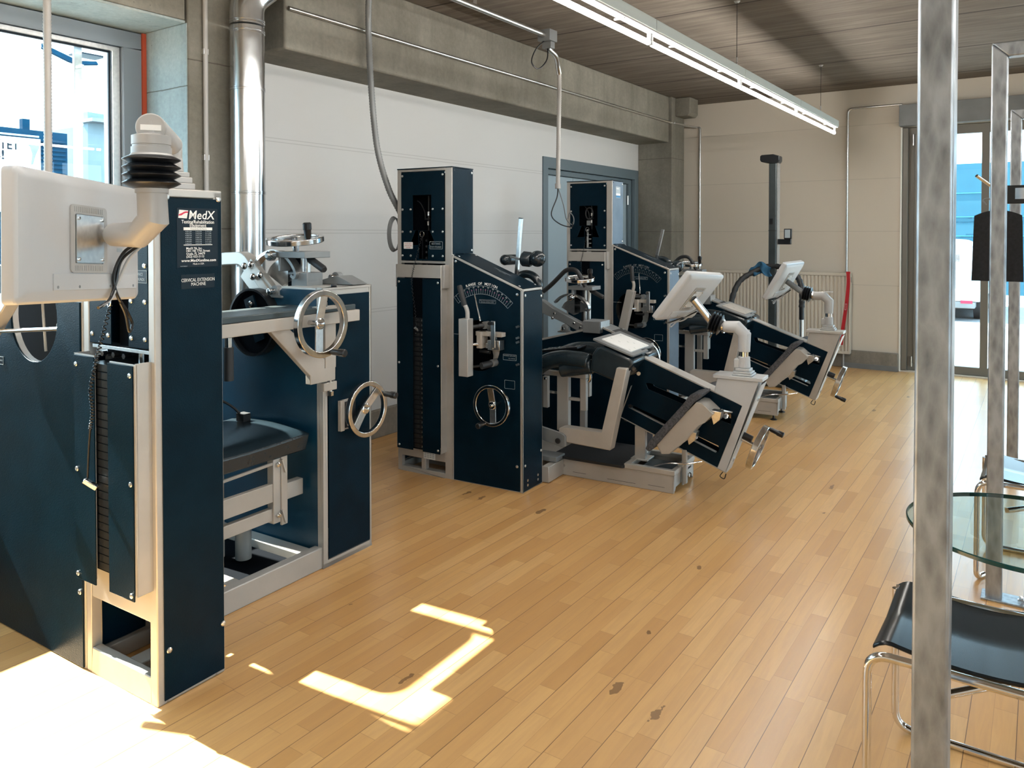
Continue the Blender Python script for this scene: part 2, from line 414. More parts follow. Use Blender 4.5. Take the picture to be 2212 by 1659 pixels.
_screw = None
def screw(parent, p, nrm, r=.0085):
    """domed silver screw head, a small mesh shared by all"""
    global _screw
    if _screw is None:
        mb = MB().use('alu'); mb.lathe([(1, 0), (1, .18), (.8, .42), (.45, .5), (.35, .5), (.3, .3), (.02, .3)], (0,0,0), (0,0,1), 14)
        o = mb.build('screw'); _screw = o.data; bpy.data.objects.remove(o)
    o = bpy.data.objects.new('screw', _screw); COL.objects.link(o); o.parent = parent
    o.location = p; o.scale = (r, r, r); o.rotation_euler = Vector(nrm).to_track_quat('Z', 'Y').to_euler(); return o
def handwheel(parent, c, ax, R, hdir, spoke_ang=PI/2, hlen=.085, name='handwheel', grip=True, standoff=.05, w_=.024, t=.02):
    """steel crank wheel: rim, bent flat spoke, hub and black grip"""
    c = Vector(c); ax = Vector(ax).normalized(); t0 = Vector((0,0,1)) if abs(ax.z) < .9 else Vector((1,0,0))
    up = (t0-ax*t0.dot(ax)).normalized(); sd = up.cross(ax)
    rim = MB().use('steel').ring(c, ax, R, w_, t).build(name, parent, bevel=.003)
    d = up*math.sin(spoke_ang)+sd*math.cos(spoke_ang); mb = MB().use('alu')
    k = ax*.012
    mb.bar(c-d*(R-w_*.6), c-k-d*.02, .040, .008, ax); mb.bar(c+d*(R-w_*.6), c-k+d*.02, .040, .008, ax); mb.bar(c-k-d*.024, c-k+d*.024, .042, .009, ax)
    mb.build('spoke', rim, bevel=.001)
    mb = MB().use('steel'); mb.cyl(c-ax*standoff, c-k, .012); mb.lathe([(.024, 0), (.024, .008), (.02, .011)], c-k, ax, 24); mb.lathe([(.009, 0), (.009, .016), (.006, .018)], c-k+ax*.006, ax, 14)
    mb.build('hub', rim)
    if grip:
        h = up*hdir[1]+sd*hdir[0]; p = c+h.normalized()*(R-w_/2); mb = MB().use('black')
        mb.lathe([(.008, 0), (.013, .01), (.014, hlen*.55), (.0165, hlen*.6), (.0165, hlen-.004), (.012, hlen)], p+ax*t*.4, ax, 18)
        mb.build('crank_grip', rim)
    return rim

# ================================================================ ROOM
H = 3.12; XL = -4.055; YF = 9.35; XR = 4.6; YB = -3.6
struct(MB().box(XL-.4, XR+.3, YB-.3, YF+.3, -.2, 0).build('floor', None, 'floor'))
struct(MB().box(XL-.4, XR+.3, YB-.3, YF+.3, H, H+.25).build('ceiling', None, 'ceiling'))
# left wall, white panels beyond the first column; hole for the steel door
mb = MB().use('wall_left')
mb.prism([(2.3, 0), (9.7, 0), (9.7, H), (2.3, H)], [[(6.50, .02), (8.56, .02), (8.56, 2.245), (6.50, 2.245)]], (XL, 0, 0), (0,1,0), (0,0,1), -.30)
struct(mb.build('wall_left'))
# far wall with the opening of the glazed door on the right
mb = MB().use('wall_far')
mb.prism([(XL-.3, 0), (XR, 0), (XR, H), (XL-.3, H)], [[(-1.27, .015), (1.9, .015), (1.9, 2.66), (-1.27, 2.66)]], (0, YF, 0), (1,0,0), (0,0,1), -.30)
struct(mb.build('wall_far'))
# concrete column, lintel, parapet of the window bay in the left wall
struct(MB().box(-4.30, -3.62, 2.345, 2.74, 0, H).build('wall_column_near', None, 'concrete', bevel=.008))
struct(MB().box(-4.012, -3.625, 2.340, 2.3446, 0, 2.58).build('wall_reveal', None, 'concrete_window_lit'))
struct(MB().box(-4.055, -3.62, 8.62, 9.0, 0, H).build('wall_column_far', None, 'concrete', bevel=.008))
struct(MB().box(-4.30, -3.65, 2.985, 8.60, 2.58, H).build('beam_left', None, 'concrete', bevel=.012))
mb = MB().use('concrete').prism([(-3.62, 2.90), (-3.62, 3.115), (-3.44, 3.115), (-3.44, 2.93), (-3.47, 2.90)], [], (0, 8.72, 0), (1,0,0), (0,0,1), -.26)
struct(mb.build('corbel', bevel=.006))
mb = MB().use('concrete').box(-4.27, -3.62, -2.7, 2.33, 2.592, H).use('concrete_window_lit').box(-4.27, -3.626, -2.7, 2.336, 2.578, 2.592)
struct(mb.build('lintel_left', bevel=.004))
struct(MB().box(-4.30, -4.0, -2.7, 2.336, 0, .94).build('parapet_left', None, 'concrete_window_lit'))
struct(MB().box(-4.30, -3.62, -3.6, -2.7, 0, H).build('wall_corner_near', None, 'concrete'))
struct(MB().box(XL-.4, XR+.3, YB-.3, YB, 0, H).build('wall_back', None, 'wall_plain'))
# right wall (out of view) with a glazed band added for fill light
mb = MB().use('wall_plain').prism([(YB, 0), (YF, 0), (YF, H), (YB, H)], [[(-2.8, .4), (-.2, .4), (-.2, 2.7), (-2.8, 2.7)], [(4.8, .4), (7.6, .4), (7.6, 2.7), (4.8, 2.7)]], (XR, 0, 0), (0,1,0), (0,0,1), .3)
struct(mb.build('wall_right'))
# plinths
struct(MB().box(-3.62, -1.285, YF-.045, YF-.001, 0, .195).build('baseboard_far', None, 'plinth', bevel=.006))
struct(MB().box(-1.86, -1.285, YF-.057, YF-.045, 0, .055).build('baseboard_strip_far', None, 'slate'))
struct(MB().box(XL+.001, XL+.04, 2.98, 6.44, 0, .205).build('baseboard_left', None, 'plinth', bevel=.006))

# window_1 in the bay: outer frame, sash, mullion, glass
X0 = -4.02
mb = MB().use('frame'); y0, y1, z0, z1 = -2.69, 2.318, .95, 2.572
mb.box(X0-.06, X0+.02, y0, y1, z1-.085, z1); mb.box(X0-.06, X0+.02, y0, y1, z0, z0+.08)
mb.box(X0-.06, X0+.02, y1-.10, y1, z0+.08, z1-.085); mb.box(X0-.06, X0+.02, y0, y0+.1, z0+.08, z1-.085); mb.box(X0-.06, X0+.02, -.36, -.24, z0+.08, z1-.085)
win = struct(mb.build('window_1', bevel=.003))
mb = MB().use('alu')
for a, b in ((y0+.1, -.36), (-.24, y1-.10)):
    mb.prism([(a+.002, z0+.082), (b-.002, z0+.082), (b-.002, z1-.087), (a+.002, z1-.087)], [[(a+.03, z0+.11), (b-.045, z0+.11), (b-.045, z1-.112), (a+.03, z1-.112)]], (X0-.055, 0, 0), (0,1,0), (0,0,1), .045)
struct(mb.build('window_sash', win, bevel=.003))
mb = MB().use('decal_back')
for a, b in ((y0+.13, -.392), (-.21, y1-.147)):
    mb.prism([(a, z0+.11), (b, z0+.11), (b, z1-.112), (a, z1-.112)], [[(a+.010, z0+.12), (b-.010, z0+.12), (b-.010, z1-.122), (a+.010, z1-.122)]], (X0-.035, 0, 0), (0,1,0), (0,0,1), .012)
mb.box(X0-.048, X0-.03, y1-.128, y1-.118, z0+.09, z1-.09)
struct(mb.build('window_gasket', win))
mb = MB().use('glass')
for a, b in ((y0+.13, -.392), (-.21, y1-.147)): mb.box(X0-.032, X0-.026, a, b, z0+.11, z1-.112)
struct(mb.build('window_pane', win))
mb = MB().use('alu').box(X0-.16, X0-.14, 2.045, 2.085, z0, z1).box(X0-.155, X0-.07, 2.05, 2.06, 2.36, 2.375).box(X0-.155, X0-.07, 2.05, 2.06, 1.35, 1.365)
struct(mb.build('blind_rail', win, bevel=.002))
struct(MB().box(-4.0, -3.988, 2.316, 2.338, .95, 2.575).build('trim_1', None, 'orange'))
portal('window_portal', (-3.95, -.2, 1.76), (0, -PI/2, 0), 1.6, 4.9)

# door_1: grey steel double door in the left wall
mb = MB().use('door_blue_lit2')
mb.prism([(6.44, 0), (8.60, 0), (8.60, 2.265), (6.44, 2.265)], [[(6.53, .0), (8.50, .0), (8.50, 2.155), (6.53, 2.155)]], (XL-.03, 0, 0), (0,1,0), (0,0,1), .045)
mb.prism([(6.531, 0), (8.499, 0), (8.499, 2.152), (6.531, 2.152)], [[(6.58, .0), (8.43, .0), (8.43, 2.10), (6.58, 2.10)]], (XL-.07, 0, 0), (0,1,0), (0,0,1), .04)
dr = struct(mb.build('door_1', bevel=.004))
struct(MB().use('door_blue_lit').box(XL-.10, XL-.06, 6.58, 7.14, .01, 2.095).build('door_leaf', dr, bevel=.004))
struct(MB().use('door_blue_lit').box(XL-.10, XL-.06, 7.15, 8.42, .01, 2.095).build('door_leaf', dr, bevel=.004))
struct(MB().use('door_blue_lit').box(XL-.22, XL-.105, 6.505, 8.555, .022, 2.24).build('door_light_block', dr))  # added unseen backing that stops daylight leaking around the leaves
mb = MB().use('black').box(XL-.06, XL-.048, 7.19, 7.22, .95, 1.10); mb.tube([(XL-.05, 7.205, 1.06), (XL+.01, 7.205, 1.06), (XL+.01, 7.32, 1.06)], .009)
mb.build('door_handle', dr)
for z in (.3, 1.05, 1.85): struct(MB().use('alu').cyl((XL-.045, 8.43, z), (XL-.045, 8.43, z+.11), .011).build('door_hinge', dr))

# door_2: glazed door front in the far wall
mb = MB().use('framedoor')
mb.prism([(-1.265, .015), (1.895, .015), (1.895, 2.655), (-1.265, 2.655)], [[(-1.10, .10), (-.53, .10), (-.53, 2.56), (-1.10, 2.56)], [(-.46, .10), (.60, .10), (.60, 2.56), (-.46, 2.56)], [(.70, .10), (1.80, .10), (1.80, 2.56), (.70, 2.56)]], (0, YF+.06, 0), (1,0,0), (0,0,1), -.07)
mb.box(-1.262, -1.21, YF+.0, YF+.06, .02, 2.65); mb.box(-1.15, -1.115, YF+.035, YF+.06, .10, 2.58)
d2 = struct(mb.build('door_2', bevel=.004))
struct(MB().use('alu').cyl((-1.165, YF+.035, .06), (-1.165, YF+.035, .17), .010).cyl((-1.165, YF+.035, 2.46), (-1.165, YF+.035, 2.58), .010).build('door_hinge', d2))
struct(MB().use('slate').box(-1.285, 1.95, YF-.13, YF-.0005, 2.66, 2.885).build('shutter_box', d2, bevel=.004))
struct(MB().use('decal_white').box(-1.282, -1.266, YF-.012, YF+.05, .0, 2.655).build('door_trim', d2))
mb = MB().use('glass')
for a, b in ((-1.10, -.53), (-.46, .60), (.70, 1.80)): mb.box(a, b, YF+.092, YF+.098, .10, 2.56)
pane = struct(mb.build('door_pane', d2))
mb = MB()
gx = (-1, 0, 0)
for s_, x, z, wd, ha in (('Räume für', -.575, 1.660, .17, .030), ('für Kräftigungstherapie', -.668, 1.620, .33, .030), ('Beratung', -.60, 1.49, .14, .026), ('und Training', -.63, 1.465, .18, .026), ('Telefon', -.575, 1.36, .09, .022), ('04', -.56, 1.33, .04, .022)):
    text(mb, s_, (x, YF+.099, z), gx, (0,0,1), ha, 'decal_blue', wd)
mb.use('decal_blue')
for k in range(5): mb.box(-.80+.0, -.72, YF+.0985, YF+.0995, 1.215+.014*k, 1.221+.014*k)
for k in range(4): mb.box(-.805+.024*k, -.802+.024*k, YF+.0985, YF+.0995, 1.21, 1.285)
struct(mb.build('door_lettering', d2))
portal('door_portal', (.32, YF-.02, 1.33), (-PI/2, 0, 0), 3.0, 2.5)
# glazed band in the right wall, out of view, added for fill light
for k, (a, b) in enumerate(((-2.8, -.2), (4.8, 7.6))):
    mb = MB().use('frame').prism([(a, .4), (b, .4), (b, 2.7), (a, 2.7)], [[(a+.07, .47), (b-.07, .47), (b-.07, 2.63), (a+.07, 2.63)]], (XR+.1, 0, 0), (0,1,0), (0,0,1), .06)
    wn_ = struct(mb.build('window_%d' % (k+2)))
    struct(MB().use('glass').box(XR+.12, XR+.126, a+.07, b-.07, .47, 2.63).build('window_pane', wn_))
    portal('side_portal', (XR-.01, (a+b)/2, 1.55), (0, PI/2, 0), 2.3, b-a)

# ================================================================ SERVICES
def thing(o, label, cat, group=None): return tag(o, label, cat, group)
# round duct by the first column
mb = MB().use('duct'); dc = Vector((-3.51, 2.622, 0)); R = .089
mb.tube([dc+Vector((0,0,0.0)), dc+Vector((0,0,2.60))], R, 40)
d = thing(mb.build('ventilation_duct'), 'shiny round metal ventilation duct standing before the concrete column', 'duct')
mb = MB().use('duct'); mb.tube(fillet([dc+Vector((0,0,2.61)), dc+Vector((0,0,2.74)), dc+Vector((.06,.22,2.96)), dc+Vector((.06,.60,2.98))], .16, 8), R*.99, 40)
mb.build('duct_elbow', d)
for z in (.55, 1.12, 1.72, 2.27, 2.575, 2.63):
    mb = MB().use('duct'); mb.lathe([(R-.002, -.010), (R+.003, -.008), (R+.003, -.002), (R+.0005, 0), (R+.003, .002), (R+.003, .008), (R-.002, .010)], dc+Vector((0,0,z)), (0,0,1), 40, True); mb.build('duct_seam', d)
# conduits
def pipe(name, pts, r, m, label, cat='conduit', clips=(), group=None, fr=.05):
    o = MB().use(m).tube(fillet(pts, fr), r, 14).build(name); thing(o, label, cat, group)
    for c, dirn in clips:
        c = Vector(c); dv = Vector(dirn); mb = MB().use('alu'); ax = Vector((0,0,1)) if abs(dv.z) < .5 and 'v' in name else Vector((0,0,1))
        mb.box(c.x-.014-abs(dv.x)*.006, c.x+.014, c.y-.014-abs(dv.y)*.0, c.y+.014, c.z-.014, c.z+.014); mb.build('pipe_clip', o)
    return o
pipe('conduit', [(-3.604, 2.435, .02), (-3.604, 2.435, 3.11)], .0125, 'cream', 'slim pale vertical conduit on the near concrete column beside the duct', clips=[((-3.612, 2.435, 2.45), (1,0,0)), ((-3.612, 2.435, 1.90), (1,0,0))])
pipe('conduit', [(-3.632, 3.00, 2.815), (-3.632, 8.66, 2.815)], .0125, 'alu', 'long bright conduit running along the face of the concrete beam')
pipe('conduit', [(-3.604, 8.66, 2.815), (-3.604, 9.32, 2.835), (-3.545, 9.33, 2.835), (-3.545, 9.33, .10)], .0125, 'alu', 'metal conduit bending down the far wall beside the corner column', fr=.10)
pipe('conduit', [(-1.27, 9.33, 2.905), (-1.82, 9.33, 2.905), (-1.82, 9.33, 1.00)], .0115, 'alu', 'metal conduit dropping behind the radiator next to the glazed door', fr=.06)
cp = pipe('ceiling_conduit', [(-3.15, .4, 3.02), (-3.15, 5.02, 3.02)], .020, 'alu', 'thick silver conduit under the ceiling ending in a junction box')
MB().use('slate').box(-3.205, -3.095, 5.02, 5.13, 2.975, 3.06).build('junction_box', cp, bevel=.003)
MB().use('slate').box(-3.19, -3.11, 5.06, 5.12, 2.925, 2.974).build('socket_outlet', cp, bevel=.003)
MB().use('black').tube(spline([(-3.16, 5.04, 2.975), (-3.19, 4.97, 2.90), (-3.20, 4.93, 2.80), (-3.17, 4.98, 2.755), (-3.14, 5.05, 2.83), (-3.15, 5.08, 2.93)], 8), .005, 8).build('cable_loop', cp)
for y in (1.2, 2.6, 4.15): MB().use('alu').box(-3.156, -3.144, y-.02, y+.02, 3.03, 3.12).build('pipe_hanger', cp)

def hose(name, pts, r, m, label, step=.008, n=14):
    P = spline(pts, 30); L = [0]
    for i in range(1, len(P)): L.append(L[-1]+(P[i]-P[i-1]).length)
    out = []; rs = []; tot = L[-1]; k = int(tot/step); j = 0
    for i in range(k+1):
        t = tot*i/k
        while j < len(L)-2 and L[j+1] < t: j += 1
        out.append(P[j].lerp(P[j+1], (t-L[j])/max(L[j+1]-L[j], 1e-9))); rs.append(r if i % 2 else r*.86)
    o = MB().use(m).tube(out, r, n, rs).build(name, angle=60); return thing(o, label, 'hose')
hose('corrugated_hose', [(-3.42, 1.575, 3.118), (-3.41, 1.57, 2.6), (-3.405, 1.565, 1.9), (-3.40, 1.56, 1.32), (-3.40, 1.60, 1.14)], .0165, 'cream', 'ribbed cable hose hanging straight down in front of the window', .007)
h1 = hose('corrugated_hose', [(-3.50, 3.56, 3.118), (-3.53, 3.55, 3.0), (-3.585, 3.60, 2.80), (-3.56, 3.60, 2.40), (-3.54, 3.63, 2.05), (-3.475, 3.66, 1.80), (-3.44, 3.72, 1.66), (-3.44, 3.80, 1.55)], .021, 'slate', 'grey ribbed cable hose curving down to the back of the middle machine tower', .009)
mb = MB().use('slate')
for k in range(5): mb.tube([(-3.425-.006*k, 3.70+.05*math.cos(t/24*2*PI)*(1+.02*k)-.02, 1.50+.10*math.sin(t/24*2*PI)*(1+.03*k)) for t in range(24)], .004, 6, closed=True)
thing(mb.build('cable_coil'), 'coiled grey cable hanging beside the middle machine tower', 'cable')
mb = MB().use('alu').tube(fillet([(-3.15, 5.08, 2.93), (-3.16, 5.22, 2.90), (-3.22, 5.34, 2.86), (-3.24, 5.40, 2.80)], .05), .021, 14)
h2 = hose('corrugated_hose', [(-3.235, 5.39, 2.83), (-3.25, 5.42, 2.70), (-3.25, 5.41, 2.3), (-3.25, 5.40, 1.88)], .019, 'cream', 'pale ribbed cable hose hanging from the ceiling junction box', .009)
mb.build('hose_elbow', h2)
MB().use('cream').cyl((-3.25, 5.40, 1.87), (-3.25, 5.40, 1.91), .024).build('hose_sleeve', h2)
MB().use('black').tube(spline([(-3.25, 5.40, 1.88), (-3.265, 5.41, 1.80), (-3.30, 5.38, 1.66), (-3.27, 5.46, 1.585), (-3.24, 5.60, 1.56), (-3.26, 5.66, 1.60)], 10), .005, 8).build('power_cable', h2)
MB().use('slate').tube(spline([(-3.25, 5.40, 1.88), (-3.24, 5.47, 1.74), (-3.25, 5.54, 1.62), (-3.26, 5.66, 1.58), (-3.27, 5.69, 1.64), (-3.29, 5.66, 1.68), (-3.32, 5.68, 1.63)], 10), .004, 8).build('signal_cable', h2)

# ceiling light line
LX = -1.77
lt = thing(empty('fluorescent_light', (LX, 4.2, 2.60)), 'long suspended white light line with glowing tubes below its rail', 'ceiling light')
mb = MB().use('lampwhite')
for y0 in [8.49-1.52*k for k in range(1, 7)]: mb.box(-.030, .030, y0+.004-4.2, y0+1.52-.004-4.2, .004, .066)
mb.build('light_rail', lt, bevel=.003)
MB().use('white').box(-.024, .024, 8.49-9.12-4.2, 8.485-4.2, -.004, .004).build('reflector', lt)
for k in range(6):
    ye = 8.47-1.52*k-4.2; ys = ye-1.47
    MB().use('lamp').cyl((-.012, ys, -.056), (-.012, ye, -.056), .0145, n=20).build('light_tube', lt)
    for y in (ys-.012, ye+.012): MB().use('white').box(-.022, -.002, y-.008, y+.008, -.066, .002).build('tube_holder', lt, bevel=.002)
    for y in (ys+.3, ye-.35): MB().use('white').box(-.040, .020, y-.006, y+.006, -.012, -.004).build('rail_clip', lt, bevel=.001)
for y in (5.35, 7.82, 2.3, -.3):
    MB().use('black').cyl((0, y-4.2, .085), (0, y-4.2, .518), .0022, n=6).build('suspension_wire', lt)
    MB().use('white').lathe([(.022, 0), (.012, -.012)], (0, y-4.2, .519), (0,0,1), 16).build('ceiling_rose', lt)
    mb = MB().use('alu').cyl((0, y-4.2, .10), (0, y-4.2, .13), .006, n=10); mb.tube([(0, y-4.2-.03, .066), (0, y-4.2, .10), (0, y-4.2+.03, .066)], .0015, 6); mb.build('wire_clamp', lt)
# second light line over the camera side of the room, out of view
for yy, xx in ((2.0, 1.6),):
    l2 = thing(empty('fluorescent_light', (xx, yy, 2.60)), 'suspended light line over the right half of the room, outside the picture', 'ceiling light')
    MB().use('lampwhite').box(-.03, .03, -4.5, 4.5, .004, .066).build('light_rail', l2)
    for k in range(6): MB().use('lamp').cyl((-.012, -4.5+1.5*k+.02, -.05), (-.012, -4.5+1.5*k+1.48, -.05), .0145).build('light_tube', l2)
    for y in (-3, 0, 3): MB().use('black').cyl((0, y, .066), (0, y, .518), .002, n=6).build('suspension_wire', l2)

# radiator on the far wall
rd = thing(empty('radiator', (-2.555, 9.27, .16)), 'cream ribbed panel radiator on the far wall', 'radiator')
mb = MB().use('radiator')
pts = []; n = 38; wd = 1.56
for i in range(n):
    x = -wd/2+wd*i/n; s = wd/n
    pts += [(x, -.030), (x+s*.25, -.044), (x+s*.60, -.044), (x+s*.82, -.030)]
poly = [(x, y) for x, y in pts]+[(wd/2, -.030), (wd/2, .0), (-wd/2, .0)]
mb.prism(poly, [], (0, 0, .03), (1,0,0), (0,1,0), .84); mb.build('front_panel', rd)
MB().use('radiator').box(-.79, .79, -.048, .05, .872, .905).build('top_cover', rd, bevel=.003)
for x in (-.795, .782): MB().use('radiator').box(x, x+.013, -.048, .05, .0, .905).build('side_cover', rd, bevel=.002)
MB().use('radiator').box(-.78, .78, -.045, .0, .0, .03).build('bottom_edge', rd)
MB().use('cream').tube([(.72, 0, .0), (.72, 0, -.158)], .010).build('supply_pipe', rd)
MB().use('black').box(.796, .798, -.01, .0, .80, .86).build('vent_plug', rd)

# ================================================================ OUTSIDE
g = MB().use(speckled('pale_asphalt', (.16, .17, .18), (.23, .24, .25), .9, 30)).box(-60, 60, -40, 70, -.25, -.06).build('ground'); struct(g)
bl = speckled('glare_blue_cladding', (.0025, .030, .062), (.003, .038, .076), .8, 3, 0, 0, 400, .1)  # blue glare outside is put into the base colour
pb = speckled('pale_render', (.14, .19, .21), (.16, .21, .23), .8, 2)
b1 = thing(empty('warehouse', (-24.6, 6, -.06)), 'dark blue ribbed warehouse beyond the window', 'building')
mb = MB().use(bl)
mb.prism([(-7, 0), (5.86, 0), (5.86, 4.62), (-7, 4.75)], [], (0, 0, 0), (0,1,0), (0,0,1), -.2)
for k in range(33): mb.box(.0, .05, -7, 5.8, .15+.13*k, .21+.13*k)
mb.box(-5, -.1, -7, 5.84, 0, 4.5); mb.build('wall', b1)
MB().use('decal_grey').tube([(.1, -7, 4.46), (.1, 5.0, 4.43)], .03).build('rail', b1)
MB().use(bl).box(-.3, -.1, 4.65, 4.85, 4.5, 4.95).build('chimney', b1)
MB().use(bl).box(0, .1, 5.86, 6.15, 3.1, 3.16).build('bracket', b1)
bn = MB().use(mat('banner_white', (.86, .88, .90), .7)).box(.12, .14, -5, 5.03, 2.2, 4.36)
text(bn, 'VERMIETET', (.142, 3.70, 4.00), (0,1,0), (0,0,1), .37, M['decal_back'], 1.50, 'CENTER', .004, .02)
text(bn, 'S!', (.142, 3.92, 3.70), (0,1,0), (0,0,1), .37, M['decal_back'], .27, 'CENTER', .004, .02)
mbp = bn.use('slate').prism([(4.60, 4.24), (4.78, 4.22), (4.95, 4.28), (5.0, 4.12), (4.90, 3.9), (4.82, 3.6), (4.76, 3.6), (4.80, 3.9), (4.74, 4.12)], [], (.141, 0, 0), (0,1,0), (0,0,1), .004)
bn.build('banner', b1)
b2 = thing(empty('office_building', (-27, 14, -.06)), 'white flat-roofed building seen past the lamp post', 'building')
mb = MB().use(pb).prism([(-.3, 0), (9, 0), (9, 5.4), (-.3, 5.75)], [[(1.5, 3.2), (5.6, 3.2), (5.6, 4.1), (1.5, 4.1)]], (0,0,0), (0,1,0), (0,0,1), -.3); mb.box(-6, -.3, -.3, 9, 0, 5.3); mb.build('wall', b2)
MB().use(bl).box(-.25, -.2, 1.5, 5.6, 3.2, 4.1).build('window', b2)
MB().use('slate').box(-.4, .5, -.4, 9.1, 5.38, 5.50).build('roof_edge', b2)
lp = thing(empty('lamp_post', (-22.7, 11.25, -.06)), 'tall street lamp with a small solar panel outside the window', 'street lamp')
MB().use(bl).cyl((0,0,0), (0,0,6.35), .085, .06, 12).build('pole', lp)
MB().use(bl).prism([(-.9, .30), (-.25, .02), (0, -.05), (.5, .02), (.45, .10), (0, .06), (-.25, .16), (-.9, .42)], [], (0, 0, 6.40), (.3,.95,0), (0,0,1), .2).build('lamp_head', lp)
MB().use('decal_back').box(-.3, .3, -.1, .65, 6.66, 6.70).build('solar_panel', lp)
b3 = thing(empty('blue_hall', (0, 23.4, -.06)), 'pale blue panelled hall across the yard behind the white car', 'building')
lb = speckled('light_blue_panels', (.030, .10, .145), (.036, .115, .16), .8, 1.5, 0, 0, 400, .1)
mb = MB().use(lb).box(-9, 9, 0, 8, 0, 3.40); mb.build('wall', b3)
for z in (.75, 1.5, 2.0, 2.62): MB().use('decal_blue').box(-9, 9, -.02, -.001, z, z+.02).build('panel_joint', b3)

def car():
    root = thing(empty('hatchback_car', (-1.67, 15.9, -.06)), 'white hatchback car parked outside the glazed door, seen from behind', 'car')
    # cross-sections along the car (y from rear to front)
    secs = [(.02, .62, .42, .80, .80, .60), (.06, .80, .30, .95, 1.02, .70), (.22, .84, .25, 1.00, 1.30, .60), (.48, .85, .25, 1.02, 1.44, .60), (1.3, .86, .25, 1.02, 1.49, .62), (2.1, .86, .25, 1.0, 1.42, .60), (2.85, .86, .25, .98, 1.06, .66), (3.6, .82, .28, .85, .90, .60), (3.85, .66, .36, .66, .70, .50)]
    v = []; f = []
    for y, w_, zb, zm, zt, wt in secs:
        v += [(-w_*.92, y, zb), (-w_, y, zb+.22), (-w_, y, zm-.1), (-w_*.97, y, zm), (-wt, y, zt-.03), (-wt*.7, y, zt), (wt*.7, y, zt), (wt, y, zt-.03), (w_*.97, y, zm), (w_, y, zm-.1), (w_, y, zb+.22), (w_*.92, y, zb)]
    for i in range(len(secs)-1):
        for j in range(12): f.append((i*12+j, i*12+(j+1) % 12, (i+1)*12+(j+1) % 12, (i+1)*12+j))
    f.append(tuple(range(12))); f.append(tuple((len(secs)-1)*12+j for j in range(12)))
    MB().use(mat('white_car_paint', (.30, .34, .37), .3, 0, .5, coat=.3)).add(v, f).build('body', root, sub=2)
    MB().use('decal_back').prism([(-.62, .96), (.62, .96), (.50, 1.30), (-.50, 1.30)], [], (0, .015, .0), (1,.0,0), (0,.34,1), -.02).build('rear_window', root)
    for s in (-1, 1):
        MB().use(mat('tail_light_red', (.65, .03, .05), .2)).prism([(s*.55, .72), (s*.84, .80), (s*.80, 1.0), (s*.66, .98)], [], (0, .01, 0), (1,.0,0), (0,.10,1), -.05).build('tail_light', root, bevel=.01)
        MB().use('rubber').lathe([(.24, -.1), (.31, -.1), (.31, .1), (.24, .1)], (s*.74, .75, .31), (1,0,0), 28, True).use('slate').cyl((s*.70, .75, .31), (s*.80, .75, .31), .24).build('wheel', root)
        MB().use('rubber').lathe([(.24, -.1), (.31, -.1), (.31, .1), (.24, .1)], (s*.74, 3.15, .31), (1,0,0), 28, True).use('slate').cyl((s*.70, 3.15, .31), (s*.80, 3.15, .31), .24).build('wheel', root)
        MB().use('decal_back').prism([(.55, 1.02), (2.6, 1.02), (2.1, 1.36), (.62, 1.36)], [], (s*.80, 0, 0), (0,1,0), (-.45*s,0,1), .05*s).build('side_window', root)
    MB().use('white').box(-.80, .80, -.06, .16, .36, .58).build('bumper', root, bevel=.05, seg=3)
    MB().use('slate').box(-.70, .70, -.04, .3, .24, .36).build('rear_valance', root, bevel=.02)
    MB().use('decal_red').box(.48, .66, -.05, -.035, .33, .38).build('reflector', root)
    MB().use('decal_grey').box(-.26, .26, -.012, .0, .66, .77).build('number_plate', root)
    MB().use('rubber').box(-.8, .8, .5, 3.3, .18, .32).build('underbody', root)
    return root
car()

# ================================================================ MACHINES
def strip_frame(mb, x, y0, y1, z0, z1): pass
def dark_panel(name, parent, outer, holes, O, ex, ey, t, m='panel', bevel=.0015): return MB().use(m).prism(outer, holes, O, ex, ey, t).build(name, parent, bevel=bevel)
def rect(x0, x1, y0, y1): return [(x0, y0), (x1, y0), (x1, y1), (x0, y1)]
EXF, EYF, EZF = (1, 0, 0), (0, 1, 0), (0, 0, 1)

def bellows(parent, c, ax, r=.065, L=.085, n=4):
    ax = Vector(ax).normalized(); c = Vector(c); pr = []
    for i in range(n):
        h = -L/2+L*i/n; q = L/n
        pr += [(r*.74, h), (r*.80, h+q*.10), (r*.97, h+q*.42), (r, h+q*.5), (r*.97, h+q*.60), (r*.80, h+q*.92)]
    pr.append((r*.70, L/2)); pr.insert(0, (r*.45, -L/2-.006))
    pr.append((r*.45, L/2+.004))
    return MB().use('black').lathe(pr, c, ax, 40).build('bellows', parent, angle=70)

